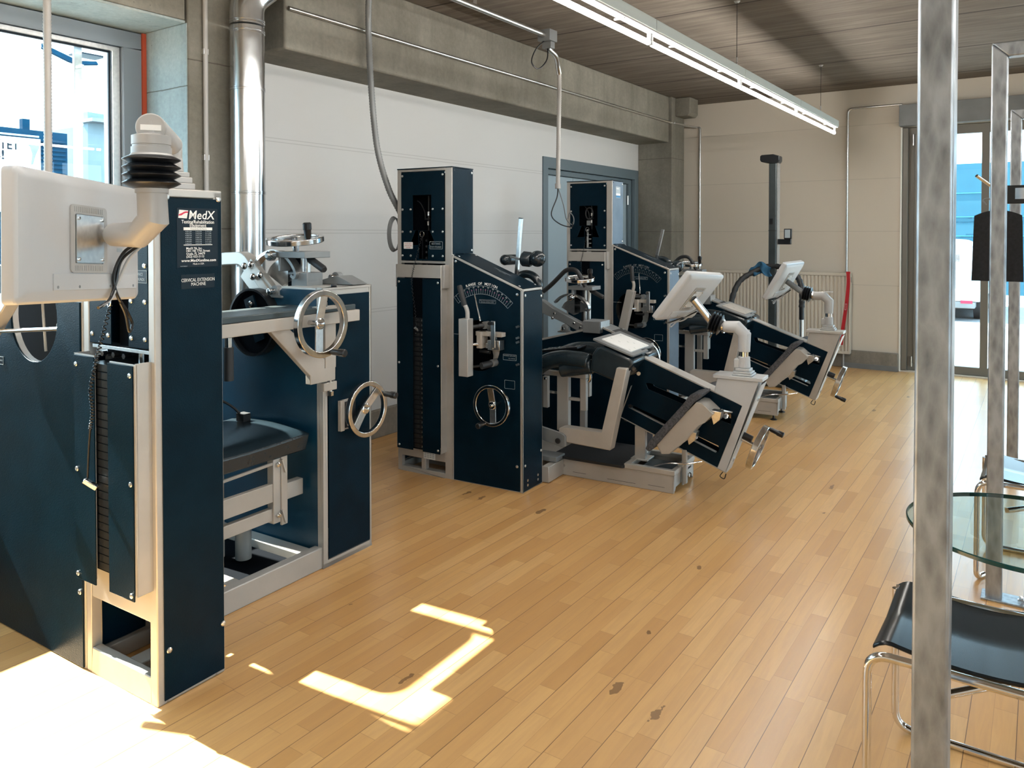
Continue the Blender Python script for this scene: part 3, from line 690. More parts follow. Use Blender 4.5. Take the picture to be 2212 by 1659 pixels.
def monitor(parent, center, right, up, W=.52, Hh=.335, T=.048, cable=None):
    """white monitor, back side towards +n (n = right x up reversed as given)"""
    r = Vector(right).normalized(); u = Vector(up); u = (u-r*u.dot(r)).normalized(); n = r.cross(u)   # n points to the back face viewer
    X = Matrix(((r.x, u.x, n.x, center[0]), (r.y, u.y, n.y, center[1]), (r.z, u.z, n.z, center[2]), (0,0,0,1)))
    mb = MB().use('white').xf(X)
    # body: rounded slab bulging to the back
    L0 = rrect(-W/2, W/2, -Hh/2, Hh/2, .014, 4); L1 = rrect(-W/2+.006, W/2-.006, -Hh/2+.006, Hh/2-.006, .014, 4); L2 = rrect(-W/2+.030, W/2-.030, -Hh/2+.028, Hh/2-.026, .016, 4)
    lay = [(L0, -T/2), (L0, T*.15), (L1, T*.32), (L2, T*.5)]; k = len(L0); v = []; f = []
    for l, z in lay: v += [(x, y, z) for x, y in l]
    for a in range(len(lay)-1):
        for i in range(k): f.append((a*k+i, a*k+(i+1) % k, (a+1)*k+(i+1) % k, (a+1)*k+i))
    f.append(tuple(reversed(range(k)))); f.append(tuple((len(lay)-1)*k+i for i in range(k))); mb.add(v, f)
    o = mb.build('monitor', parent, bevel=.003, angle=30)
    MB().use('black').xf(X).box(-W/2+.018, W/2-.018, -Hh/2+.026, Hh/2-.018, -T/2-.002, -T/2).build('screen', o)
    mb = MB().use('cream').xf(X).prism(rrect(-.075, .075, -.085, .085, .012), [rrect(-.058, .058, -.062, .062, .004)], (0,0,T*.5), (1,0,0), (0,1,0), .004)
    for i in range(16): mb.box(-.060+.0075*i, -.057+.0075*i, .067, .080, T*.5+.003, T*.5+.005); mb.box(-.060+.0075*i, -.057+.0075*i, -.080, -.067, T*.5+.003, T*.5+.005)
    mb.build('mount_recess', o)
    mb = MB().use('alu').xf(X).prism(rrect(-.056, .056, -.060, .060, .002), [], (0,0,T*.5+.001), (1,0,0), (0,1,0), .006)
    for sx in (-1, 1):
        for sy in (-1, 1): mb.use('steel').lathe([(.004, 0), (.004, .003), (.002, .004)], (sx*.048, sy*.051, T*.5+.007), (0,0,1), 10)
    mb.build('mount_plate', o)
    mb = MB().use('white').xf(X).box(-W/2+.11, W/2-.035, -Hh/2+.030, -Hh/2+.070, T*.5-.001, T*.5+.003)
    for x in (-W/2+.125, -.04, .09, W/2-.05): mb.use('slate').cyl((x, -Hh/2+.038, T*.5+.002), (x, -Hh/2+.038, T*.5+.0036), .004, n=10)
    mb.build('connector_cover', o, bevel=.001)
    MB().use('decal_grey').xf(X).box(.125, .150, -.028, -.018, T*.5, T*.5+.0006).build('rating_label', o)
    if cable:
        for j, (m_, pts) in enumerate(cable): MB().use(m_).tube(spline(pts, 8), .0042, 8).build('monitor_cable', o)
    return X, n

def arc_mech(parent, R, wh, blk, wr):
    """counter-rotation unit on the user's back side: arc guide, roller, carriage and flat handwheel. R roller centre"""
    x, y, z = R
    ctl = spline([(x+a, 0, z+b) for a, b in ((-.131, -.040), (-.085, -.002), (-.019, .017), (.044, 0), (.088, -.033), (.108, -.066), (.100, -.082), (.084, -.074))], 6)
    out = []; inn = []
    for i, p in enumerate(ctl):
        t = (ctl[min(i+1, len(ctl)-1)]-ctl[max(i-1, 0)]).normalized(); nn_ = Vector((-t.z, 0, t.x)); out.append((p.x+nn_.x*.006, p.z+nn_.z*.006)); inn.append((p.x-nn_.x*.006, p.z-nn_.z*.006))
    MB().use('alu').prism(out+inn[::-1], [], (0, y-.025, 0), EXF, EZF, -.035).build('arc_guide', parent, bevel=.002)
    q = spline([(x+a, 0, z+b) for a, b in ((-.100, -.075), (-.080, -.045), (-.046, -.024), (-.010, -.018), (.026, -.024), (.071, -.048), (.100, -.080))], 5)
    MB().use('alu').prism([(p.x, p.z) for p in q]+[(x+.034, z-.100), (x-.014, z-.120)], [], (0, y+.02, 0), EXF, EZF, -.022).build('cam_plate', parent, bevel=.001)
    mb = MB().use('steel').lathe([(.020, 0), (.020, .020), (.016, .023), (.016, .026)], (x, y-.035, z), (0,-1,0), 24); mb.use('alu').lathe([(.010, 0), (.010, .008)], (x, y-.060, z), (0,-1,0), 6)
    mb.build('guide_roller', parent)
    wx, wy, wz = wh
    MB().use('slate').box(wx-.05, wx+.118, y-.03, y+.10, wz-.068, wz-.044).box(wx-.030, wx-.018, y-.028, y+.05, wz-.12, wz-.068).build('carriage_top', parent, bevel=.002)
    for dx in (.042, .070): MB().use('alu').cyl((wx+dx, y+.03, blk[0]), (wx+dx, y+.03, wz-.055), .010, n=16).build('guide_rod', parent)
    MB().use('slate').box(wx+.022, wx+.108, y-.01, y+.07, blk[0], blk[1]).build('carriage_block', parent, bevel=.003)
    MB().use('void').box(wx-.03, wx+.01, y+.02, y+.05, wz-.22, wz-.066).build('carriage_recess', parent)
    handwheel(parent, (wx, y+.03, wz), (.05, -.13, 1), wr, (.25, 1), .6, .066, 'flat_handwheel', True, .044, .020, .022)
    MB().use('rubber').lathe([(.010, 0), (.0145, .01), (.0145, .10), (.011, .108)], (wx+.075, y+.03, wz-.070), (1, -.15, -.42), 16).build('lever_grip', parent)

def place_group(root, before, frm, to, k):
    """move the parts made since `before` so that frm lands on to, enlarged k times"""
    T = Matrix.Translation(Vector(to)) @ Matrix.Scale(k, 4) @ Matrix.Translation(-Vector(frm))
    for o in root.children:
        if o not in before: o.matrix_basis = T @ o.matrix_basis
def pillow_block(parent, x, y, z):
    mb = MB().use('slate').prism([(-.05, 0), (.05, 0), (.05, .008), (.028, .014)]+circ(0, .03, .026, 13, .1, PI-.1)+[(-.028, .014), (-.05, .008)], [], (x, y, z), EXF, EZF, -.03)
    mb.use('steel').lathe([(.015, 0), (.015, .036), (.012, .038)], (x, y+.002, z+.03), (0,-1,0), 20); return mb.build('pillow_block', parent, bevel=.002)

# ---------------------------------------------------------------- cervical machine (left foreground)
def cervical():
    root = thing(empty('neck_exercise_machine', (-2.288, 1.362, 0), math.radians(2.0)), 'large navy and silver neck strength machine in the left foreground with printed front tower', 'exercise machine')
    # ---- tower with the weight stack
    W_, D_, T_ = -.412, .25, 1.646
    mb = MB().use('silver')
    mb.box(-.036, -.003, 0, .034, 0, T_-.004); mb.box(W_, W_+.034, 0, .034, 0, T_-.004); mb.box(-.036, -.003, D_-.034, D_, 0, T_-.004); mb.box(W_, W_+.034, D_-.034, D_, 0, T_-.004)
    mb.box(W_+.034, -.036, 0, .034, 0, .088); mb.box(W_+.034, -.036, .002, .034, .262, .38)
    mb.box(W_+.034, -.036, .002, .034, T_-.05, T_-.006); mb.box(W_, -.003, .0, D_, T_-.028, T_)
    mb.box(-.034, -.004, .034, D_-.034, 0, .06); mb.box(W_+.004, W_+.03, .034, D_-.034, 0, .06); mb.box(W_+.034, -.036, D_-.034, D_, 0, .05); mb.box(-.24, -.17, .034, D_, 0, .07)
    tw = mb.build('tower_frame', root, bevel=.004)
    dark_panel('tower_side_panel', tw, rect(.022, D_-.006, .012, T_-.030), [], (-.003, 0, 0), EYF, EZF, .0045)
    for y, z in ((.042, 1.618), (.232, 1.617), (.038, .17), (.240, .17)): screw(tw, (.0015, y, z), (1,0,0), .0095)
    MB().use('panel').box(W_+.003, -.005, D_-.003, D_-.001, .06, T_-.03).build('tower_back_panel', tw)
    MB().use('panel').box(W_-.0, W_+.003, .036, D_-.036, .06, T_-.05).build('tower_inner_panel', tw)
    # front panels either side of the slot
    for a, b in ((W_+.040, -.245), (-.145, -.038)):
        o = dark_panel('slot_panel', tw, rect(a, b, 1.135, T_-.055), [], (0, .004, 0), EXF, EZF, .004)
        for x in (a+.016, b-.016):
            for z in (1.165, 1.285, 1.40, 1.55): screw(o, (x, .0, z), (0,-1,0), .0085)
    mb = MB().use('decal_back').box(-.140, -.040, -.0015, .0, 1.345, 1.385)
    mb.use('decal_grey').prism(rect(-.140, -.040, 1.345, 1.385), [rect(-.139, -.041, 1.346, 1.384)], (0, -.0016, 0), EXF, EZF, .0004)
    text(mb, 'RESISTANCE', (-.09, -.002, 1.368), EXF, EZF, .013, 'decal_grey', .060); text(mb, 'INCH-POUNDS', (-.09, -.002, 1.352), EXF, EZF, .013, 'decal_grey', .078)
    mb.build('resistance_label', tw)
    # shelf plate, rods, bolts under it
    mb = MB().use('alu').box(W_+.05, -.036, .003, .06, 1.118, 1.130); mb.box(W_+.045, W_+.11, .02, .05, 1.09, 1.118); mb.build('shelf_plate', tw, bevel=.001)
    for x in (-.31, -.245, -.185): MB().use('steel').cyl((x, .006, 1.10), (x, .03, 1.10), .010, n=6).build('hex_bolt', tw)
    for x in (-.115,): MB().use('steel').cyl((x, .03, .40), (x, .03, 1.118), .013).build('guide_rod', tw)
    MB().use('slate').box(-.37, -.33, .05, .20, .98, 1.10).build('selector_block', tw, bevel=.004)
    # weight shroud
    mb = MB().use('silver'); s0, s1 = -.375, -.022
    mb.box(s1-.006, s1, -.052, .0, .37, 1.098); mb.box(s0, s0+.004, -.052, .0, .37, 1.105); mb.box(s0, s0+.12, -.052, -.047, .37, 1.105); mb.box(s1-.145, s1, -.052, -.047, .37, 1.095)
    sh = mb.build('weight_shroud', root, bevel=.001)
    for a, b, z1 in ((s0+.006, s0+.125, 1.100), (s1-.150, s1-.012, 1.090)):
        o = dark_panel('shroud_panel', sh, rect(a, b, .352, z1), [], (0, -.0525, 0), EXF, EZF, .004)
        e = a+.014 if a < -.3 else b-.014
        for z in (.37, .72, z1-.03): screw(o, (e, -.0565, z), (0,-1,0), .0085)
    # weight stack inside
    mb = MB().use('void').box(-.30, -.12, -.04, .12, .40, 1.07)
    for k in range(26): mb.use('black').box(-.305, -.115, -.043, .12, .405+.026*k, .428+.026*k)
    for k in range(24): mb.use('rubber').cyl((-.182, -.046, .44+.026*k), (-.182, -.042, .44+.026*k), .007, n=10)
    mb.build('weight_stack', root)
    # selector pin on coiled cord
    mb = MB().use('black'); P = spline([(-.195, -.03, 1.27), (-.20, -.055, 1.17), (-.215, -.07, 1.08), (-.235, -.075, 1.00), (-.225, -.075, .93), (-.24, -.075, .87)], 40)
    coil = []
    for i, p in enumerate(P): th = i*1.05; coil.append(p+Vector((math.cos(th)*.0055, math.sin(th)*.0055, 0)))
    mb.tube(coil, .0022, 6); mb.tube(spline([(-.24, -.075, .87), (-.25, -.075, .80), (-.258, -.075, .71)], 6), .0035, 8); pc = mb.build('pin_cord', root, angle=60)
    mb = MB().use('steel').tube([(-.195+.011*math.cos(t/16*2*PI), -.035, 1.285+.018*math.sin(t/16*2*PI)) for t in range(16)], .0022, 6, closed=True); mb.use('black').box(-.20, -.18, -.035, -.028, 1.30, 1.36); mb.build('snap_hook', pc)
    MB().use('steel').bar((-.262, -.085, .705), (-.228, -.06, .678), .018, .016).build('selector_pin', pc, bevel=.003)
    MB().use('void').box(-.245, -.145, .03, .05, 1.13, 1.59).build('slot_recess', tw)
    # ---- near side cabinet behind the tower
    prof = [(-1.10, 0), (-.415, 0)]
    mb = MB().use('silver').prism([(p[0], p[1]) for p in prof[:2]]+[(-.415, 1.272), (-.43, 1.272), (-.43, .012), (-1.095, .012)], [], (0, .0, 0), EXF, EZF, -.25)
    mb.bar((-.58, .125, 1.268), (-.415, .125, 1.268), .25, .008, (0,0,1)); cabn = mb.build('near_cabinet', root, bevel=.002)
    hole = circ(-.735, 1.20, .165, 40)
    prof2 = [(-1.10, .004), (-.424, .004), (-.424, 1.266), (-.58, 1.266), (-1.0, 1.39), (-1.10, 1.39)]
    dark_panel('outer_side_panel', cabn, prof2, [hole], (0, .0, 0), EXF, EZF, .006)
    dark_panel('inner_side_panel', cabn, [(-1.10, .004), (-.424, .004), (-.424, 1.266), (-.58, 1.266), (-.9, 1.08), (-1.10, .9)], [], (0, .25, 0), EXF, EZF, .006)
    mb = MB().use('white').prism(circ(-.735, 1.20, .169, 40), [circ(-.735, 1.20, .1655, 40)], (0, .002, 0), EXF, EZF, -.02); mb.build('opening_lit_edge', cabn)  # white ring paints the lit edge of the opening
    screw(cabn, (-.44, -.006, .265), (0,-1,0), .0095)
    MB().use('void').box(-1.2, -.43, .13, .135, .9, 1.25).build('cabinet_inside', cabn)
    # lever gear in the opening
    mb = MB().use('steel').cyl((-.98, -.07, 1.135), (-.66, .05, 1.155), .008, n=14); mb.cyl((-.66, .045, 1.155), (-.655, .075, 1.155), .026); mb.cyl((-.9, -.05, 1.27), (-.62, .05, 1.29), .010); mb.build('linkage_rod', cabn)
    mb = MB().use('silver').bar((-.80, -.03, 1.30), (-.96, -.05, 1.13), .05, .05, (0,1,0)); mb.bar((-.66, .02, 1.34), (-.80, -.03, 1.27), .05, .03, (0,1,0)); mb.build('lever_arm', cabn, bevel=.004)
    MB().use('beige').tube([(-.80, .06, 1.24), (-.79, .06, 1.15), (-.80, .07, 1.06)], .005, 8).build('brake_cable', cabn)
    dark_panel('lever_plate', cabn, rect(-.98, -.905, 1.12, 1.40), [], (0, -.06, 0), EXF, EZF, .008, 'silver')
    MB().use('rubber').lathe([(.014, 0), (.018, .01), (.018, .12), (.014, .13)], (-.945, -.085, 1.085), (-.45, -.35, -.55), 18).build('lever_grip', cabn)
    mb = MB().use('decal_back').box(-.985, -.955, -.0075, -.006, 1.005, 1.035); mb.use('decal_grey').prism(rect(-.985, -.955, 1.005, 1.035), [rect(-.984, -.956, 1.006, 1.034)], (0, -.0076, 0), EXF, EZF, .0004); text(mb, 'LOCK', (-.97, -.008, 1.018), EXF, EZF, .008, 'decal_grey', .02); mb.build('lock_label', cabn)
    # ---- far side cabinet
    b0, b1 = 1.008, 1.322; fa = -.318
    mb = MB().use('silver')
    mb.box(fa-.035, fa, b0, b0+.030, 0, 1.258); mb.box(fa-.030, fa, b1-.012, b1, 0, 1.258); mb.box(fa-.035, fa-.003, b0, b1, 1.20, 1.258); mb.box(fa-.26, fa, b0, b1, 1.248, 1.258)
    mb.bar((fa-.26, (b0+b1)/2, 1.253), (fa-.34, (b0+b1)/2, 1.195), b1-b0, .010, (0,0,1)); mb.box(fa-.03, fa, b0, b1, 0, .02)
    cf = mb.build('far_cabinet', root, bevel=.002)
    dark_panel('front_panel', cf, rect(b0+.034, b1-.014, .035, 1.225), [], (fa-.002, 0, 0), EYF, EZF, .004)
    out = [(-1.075, .004), (fa-.03, .004), (fa-.03, 1.25), (fa-.26, 1.25), (fa-.42, 1.13), (-1.075, .99)]
    dark_panel('inner_side_panel', cf, out, [circ(-.745, 1.085, .145, 40)], (0, b0+.008, 0), EXF, EZF, .008, 'panel_sky_sheen')
    dark_panel('outer_side_panel', cf, out, [], (0, b1, 0), EXF, EZF, .006)
    MB().use('silver').prism([(-1.075, 0), (fa, 0), (fa, .03), (-1.075, .03)], [], (0, b0, 0), EXF, EZF, -.3).build('cabinet_sill', cf)
    # dark domed disc cover in the opening
    mb = MB().use('void').prism(circ(-.745, 1.085, .150, 40), [], (0, b0-.02, 0), EXF, EZF, -.02).use('black').prism(circ(-.745, 1.085, .160, 40), [circ(-.745, 1.085, .150, 40)], (0, b0-.045, 0), EXF, EZF, -.05)
    mb.use('panel').bar((-.78, b0-.024, 1.20), (-.70, b0-.024, 1.0), .07, .01, (0,1,0)); mb.use('steel').lathe([(.016, 0), (.016, .01), (.01, .016)], (-.755, b0-.030, 1.17), (0,-1,0), 20); mb.build('pivot_cover', cf)
    # raised dark box and pillow blocks on top of the far cabinet
    dark_panel('top_box', cf, [(-.63, 1.258), (-.46, 1.30), (fa-.12, 1.30), (fa-.02, 1.262)], [], (0, b1, 0), EXF, EZF, .10, 'slate')
    pillow_block(cf, -.50, b0+.26, 1.26); pillow_block(cf, -.62, b0-.01, 1.205)
    MB().use('rubber').lathe([(.012, 0), (.014, .006), (.012, .012)], (fa-.03, b0+.10, 1.258), (0,0,1), 16).build('bump_stop', cf)
    # ---- base frame
    mb = MB().use('silver')
    mb.box(-.372, -.325, .25, 1.01, .0, .095); mb.box(-1.1, -.372, .56, .62, 0, .08); mb.box(-1.07, -.372, .93, 1.0, 0, .08); mb.box(-1.10, -1.04, .25, 1.0, 0, .095)
    bf = mb.build('base_frame', root, bevel=.004)
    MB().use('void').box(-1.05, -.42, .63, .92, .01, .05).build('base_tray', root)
    MB().use('slate').box(-.78, -.70, .70, .78, .05, .42).build('seat_column', root, bevel=.004)
    MB().use('slate').cyl((-.60, .80, .06), (-.60, .80, .22), .035).build('foot_cup', root)
    # ---- seat
    def cushion(name, x0, x1, y0, y1, z0, z1, parent, sad=.02):
        n = 14; v = []; f = []
        for i in range(n+1):
            for j in range(n+1):
                x = x0+(x1-x0)*i/n; y = y0+(y1-y0)*j/n; ex_ = min(i, n-i)/n*2; ey_ = min(j, n-j)/n*2
                e = min(1, (min(ex_, ey_)*4)); z = z1-.025*(1-e)**2+sad*math.sin(PI*i/n)*.5-.012*math.sin(PI*j/n)
                v.append((x, y, z))
        k = (n+1)
        for i in range(n):
            for j in range(n): f.append((i*k+j, (i+1)*k+j, (i+1)*k+j+1, i*k+j+1))
        mb = MB().use('vinyl').add(v, f)
        # skirt
        rim = [i*k for i in range(n+1)]+[n*k+j for j in range(1, n+1)]+[i*k+n for i in range(n-1, -1, -1)]+[j for j in range(n-1, 0, -1)]
        top = [v[i] for i in rim]; m_ = len(top); vv = list(top)+[(p[0]+(x0+x1-2*p[0])*.02, p[1]+(y0+y1-2*p[1])*.02, z0) for p in top]
        ff = [(i, (i+1) % m_, m_+(i+1) % m_, m_+i) for i in range(m_)]; ff.append(tuple(m_+i for i in range(m_))); mb.add(vv, ff)
        return mb.build(name, parent, bevel=.006, angle=50)
    cushion('seat', -.86, -.375, .29, .985, .535, .635, root, .035)
    # backrest, dark, leaning, with strap; unseen upper slab added to shape the sun stripes
    mb = MB().use('vinyl'); mb.prism([(-.98, .60), (-.90, .60), (-1.02, 1.16), (-1.10, 1.16)], [], (0, .42, 0), EXF, EZF, -.38); mb.prism(rrect(.335, .83, 1.10, 1.505, .08), [], (-1.04, 0, 0), EYF, EZF, .06); mb.build('backrest', root, bevel=.02, seg=4)
    mb = MB().use('rubber').tube(spline([(-.93, .62, 1.0), (-.84, .72, .82), (-.74, .84, .72), (-.70, .88, .66)], 8), .006, 6); mb.box(-.72, -.67, .86, .90, .645, .68); mb.build('seat_belt', root)
    # seat frame
    mb = MB().use('beige'); mb.box(-.405, -.393, .838, .872, .235, .535); mb.bar((-.41, .30, .492), (-.41, .82, .512), .012, .014); mb.box(-.43, -.405, .20, .84, .345, .425); mb.box(-.44, -.41, .20, .82, .262, .315)
    mb.use('silver').box(-.44, -.40, .80, .84, .25, .53); mb.box(-.46, -.42, .84, .985, .328, .40)
    mb.build('seat_frame', root, bevel=.003)
    for z in (.285, .505): MB().use('steel').lathe([(.011, 0), (.011, .01), (.007, .014)], (-.398, .822, z), (1,0,0), 16).build('pivot_bolt', root)
    for z in (.275, .495): MB().use('silver').bar((-.392, .836, z+.03), (-.392, .856, z-.03), .006, .016, (1,0,0)).build('stop_plate', root)
    # ---- arm in front with the big handwheel
    mb = MB().use('beige'); mb.box(-.325, -.288, .46, 1.215, 1.098, 1.150)
    mb.prism([(.70, 1.10), (.80, 1.10), (1.00, .945), (1.00, .905), (1.065, .905), (1.065, .845), (.915, .845), (.915, .885)], [], (-.325, 0, 0), EYF, EZF, .030)
    mb.box(-.318, -.296, 1.005, 1.07, .90, 1.10); mb.box(-.318, -.296, .995, 1.075, .80, .838)
    ar = mb.build('support_arm', root, bevel=.003)
    MB().use('anthracite').box(-.55, -.30, .46, 1.20, 1.150, 1.176).build('arm_deck', ar, bevel=.004)
    MB().use('steel').cyl((-.307, 1.045, .78), (-.307, 1.045, .90), .008).cyl((-.307, 1.045, .775), (-.307, 1.045, .795), .014, n=6).build('pivot_pin', ar)
    MB().use('steel').cyl((-.30, .50, 1.055), (-.30, .50, 1.098), .014).use('rubber').cyl((-.30, .50, .93), (-.30, .50, 1.06), .019).build('stop_handle', ar)
    mb = MB().use('beige').box(-.325, -.26, .955, 1.075, 1.17, 1.18).use('steel').cyl((-.28, .99, 1.18), (-.28, .99, 1.20), .010, n=6); mb.build('clamp_plate', ar)
    handwheel(root, (-.215, .905, 1.117), (1,0,0), .145, (.36, -1), PI/2-.12, .085, standoff=.075, w_=.026, t=.028)
    # lower handwheel on the far cabinet
    MB().use('beige').box(fa, fa+.02, 1.10, 1.125, .60, .74).box(fa, fa+.008, 1.10, 1.20, .60, .74).use('black').box(fa+.008, fa+.016, 1.125, 1.20, .61, .73).build('wheel_bracket', root, bevel=.002)
    handwheel(root, (-.265, 1.235, .683), (1,0,0), .130, (1, .52), .80, .08, standoff=.05, w_=.022, t=.024)
    # ---- counter-rotation unit on top
    y = .60; pre = set(root.children)
    mb = MB().use('silver'); mb.tube(fillet([(-.545, y, 1.38), (-.44, y, 1.40), (-.32, y, 1.405), (-.22, y, 1.30)], .03, 4), .036, 4); mb.build('head_arm', root, bevel=.004, angle=25)
    mb = MB().use('silver'); mb.bar((-.275, y-.035, 1.368), (-.135, y-.035, 1.248), .008, .095, (1,0,.9)); mb.build('bolt_plate', root, bevel=.001)
    for px, pz in ((-.262, 1.385), (-.222, 1.392), (-.212, 1.345), (-.170, 1.352)): MB().use('steel').sphere((px, y-.055, pz-.01), .014, 16, (1, .7, 1)).build('dome_nut', root)
    mb = MB().use('silver').bar((-.21, y-.02, 1.335), (-.09, y-.02, 1.225), .035, .05, (0,1,0)); mb.build('lower_link', root, bevel=.003)
    pillow_block(root, -.222, y-.03, 1.205)
    arc_mech(root, (-.118, y, 1.418), (-.068, y, 1.478), (1.20, 1.355), .110)
    place_group(root, pre, (-.118, .60, 1.418), (-.695, 1.10, 1.398), 1.24)
    # ---- monitor arm and monitor
    mb = MB().use('cream'); cx, cy_ = -.085, .115
    for r_, z0, z1 in ((.054, 1.647, 1.668), (.048, 1.668, 1.688), (.042, 1.688, 1.705)): mb.box(cx-r_, cx+r_, cy_-r_, cy_+r_, z0, z1)
    mb.cyl((cx, cy_, 1.705), (cx, cy_, 1.75), .040, .037); mb.cyl((cx, cy_, 1.74), (cx, cy_, 1.79), .034)
    mb.build('arm_base', root, bevel=.003)
    E0 = Vector((cx, cy_, 1.796)); E1 = Vector((.392, -.255, 1.770)); dd = (E1-E0).normalized()
    mb = MB().use('cream'); mb.cyl(E0-dd*.02, E1+dd*.042, .036, n=28); mb.cyl(E0-Vector((0,0,.075)), E0, .036, n=24)
    ea = mb.build('monitor_arm', root, bevel=.003)
    fp = E1+dd*.0425; X = dd.cross(Vector((0,0,1))).normalized(); Z = X.cross(dd)
    mb = MB().use('decal_white').prism(rect(-.024, .024, -.007, .007), [], fp, X, Z, -.0008); mb.build('arm_label', ea)
    mb = MB().use('cream'); c0 = Vector((.398, -.262, 0))
    mb.lathe([(.034, 1.785), (.034, 1.755), (.047, 1.750), (.047, 1.728), (.045, 1.727), (.045, 1.722), (.048, 1.721), (.048, 1.705), (.052, 1.700), (.052, 1.690)], c0, (0,0,1), 32)
    mb.build('swivel_joint', ea)
    bellows(root, c0+Vector((0,0,1.660)), (0,0,1), .070, .080, 4)
    MB().use('cream').cyl(c0+Vector((0,0,1.605)), c0+Vector((0,0,1.618)), .040).build('lower_flange', ea)
    for i in range(4): MB().use('steel').cyl(c0+Vector((.03*math.cos(i*PI/2+.5), .03*math.sin(i*PI/2+.5), 1.596)), c0+Vector((.03*math.cos(i*PI/2+.5), .03*math.sin(i*PI/2+.5), 1.608)), .006, n=6).build('flange_bolt', ea)
    # hanging cranked arm from the flange down to the monitor stub
    m0 = Vector((.216, -.309, 1.497)); rt = Vector((.122-.365, -.14+.59, 1.63-1.657)); up = Vector((.365-.386, -.59+.608, 1.657-1.343))
    mc = Vector((.254, -.374, 1.486)); r_ = rt.normalized(); u_ = (up-r_*up.dot(r_)).normalized(); nn = r_.cross(u_)
    q0 = m0+nn*.075
    mb = MB().use('cream'); pth = fillet([c0+Vector((0,0,1.606)), c0+Vector((0,0,1.50)), q0+Vector((0, 0, .004)), m0+nn*.06], .03, 4)
    mb.tube([c0+Vector((0,0,1.606)), c0+Vector((.004,.001,1.538)), c0+Vector((-.040,-.012,1.498)), m0+nn*.052], .034, 28, [.036, .0385, .0345, .0305]); mb.build('cranked_arm', ea, angle=30)
    cab_ = lambda x, y_, z, k=0: tuple(mc+r_*x+u_*y_+nn*(.034+k))
    monitor(root, tuple(mc+r_*.008), r_, u_, .495, .315, .046, [
        ('black', [cab_(.14, -.005, 0, .05), cab_(.115, -.03, 0, .02), cab_(.10, -.09, 0), cab_(.115, -.145, 0), cab_(.16, -.19, 0), cab_(.185, -.225, 0), cab_(.17, -.245, 0), cab_(.155, -.20, 0), cab_(.13, -.165, 0)]),
        ('white', [cab_(.15, -.012, 0, .05), cab_(.135, -.05, 0, .02), cab_(.12, -.11, 0), cab_(.09, -.15, 0), cab_(.05, -.17, 0)]),
        ('black', [cab_(.145, -.008, 0, .05), cab_(.12, -.05, 0, .01), cab_(.108, -.11, 0), cab_(.08, -.155, 0), cab_(.03, -.175, 0)])])
    MB().use('cream').cyl(m0-nn*.005, m0+nn*.09, .018, n=28).build('monitor_stub', ea)
    # ---- printed label on the tower side
    L = lambda u, v: (.0025, .020+(u-345)*.00171, 1.647-(v-408)*.001525)
    y_, z_ = EYF, EZF
    mb = MB().use('decal_back').prism([(L(378, 0)[1], L(0, 449)[2]), (L(467, 0)[1], L(0, 449)[2]), (L(467, 0)[1], L(0, 575)[2]), (L(378, 0)[1], L(0, 575)[2])], [], (.0018, 0, 0), EYF, EZF, .0006)
    fl = [(383, 453), (402, 454), (399, 471), (381, 470)]
    mb.use('decal_white').prism([L(u, v)[1:] for u, v in fl], [], (.0024, 0, 0), EYF, EZF, .0004)
    mb.use('decal_red').prism([L(u, v)[1:] for u, v in [(382.2, 462.5), (388, 460), (392, 457.5), (396, 456), (401.6, 456), (401.2, 459), (396, 459.5), (392, 461.5), (388, 464.5), (381.8, 465.5)]], [], (.0028, 0, 0), EYF, EZF, .0004)
    T = lambda s, u, v, h, w_, m='decal_white', al='CENTER', **k: text(mb, s, L(u, v), EYF, EZF, h, m, w_*.00171 if w_ else None, al, .0008, **k)
    T('MedX', 432, 472, .040, 58, bold=.010, shear=.15); T('Testing/Rehabilitation', 423, 481.5, .016, 71, 'decal_white', bold=.012); T('Equipment', 423, 489, .016, 36, bold=.012)
    mb.use('decal_white').prism(rect(L(392, 0)[1], L(454.5, 0)[1], L(0, 496)[2], L(0, 490)[2]), [], (.0024, 0, 0), EYF, EZF, .0004)
    text(mb, 'Protected by U.S. Patents', (.0030, L(424, 0)[1], L(0, 494.6)[2]), EYF, EZF, .0065, 'decal_back', .060)
    for j, num in enumerate((('4,836,200', '5,005,830', '5,109,265'), ('4,836,536', '5,005,829', '5,112,286'), ('4,858,918', '5,037,334', '5,113,566'), ('4,902,009', '5,088,727', '5,135,455'), ('4,903,956', '5,092,584', '5,149,313'), ('4,989,859', '5,092,590', '5,171,200'), ('5,002,269', '5,092,508', '5,176,507'))):
        for c_, u in enumerate((402, 424, 445.5)): T(num[c_], u, 500+j*4.25, .0055, 13.5, 'decal_grey')
    mb.use('decal_white').prism(rect(L(392, 0)[1], L(454.5, 0)[1], L(0, 528.2)[2], L(0, 526.8)[2]), [], (.0024, 0, 0), EYF, EZF, .0004)
    for s_, v, w_ in (('MedX 96, Inc.', 537, 35), ('1401 NE 77th Street', 542.5, 52), ('Ocala, FL 34479', 548.5, 41), ('(352) 622-2112', 554.5, 39)): T(s_, 397, v, .0105, w_, 'decal_white', 'LEFT', bold=.012)
    T('www.MedXonline.com', 424.5, 563.5, .0125, 76, 'decal_white', bold=.02); T('Made in USA', 423.5, 570, .0085, 24); T('10/10 R0003-7', 392, 573.5, .004, 15, 'decal_grey')
    mb.build('maker_label', tw)
    mb = MB().use('decal_back').prism(rect(L(386, 0)[1], L(459, 0)[1], L(0, 621)[2], L(0, 591)[2]), [], (.0018, 0, 0), EYF, EZF, .0006)
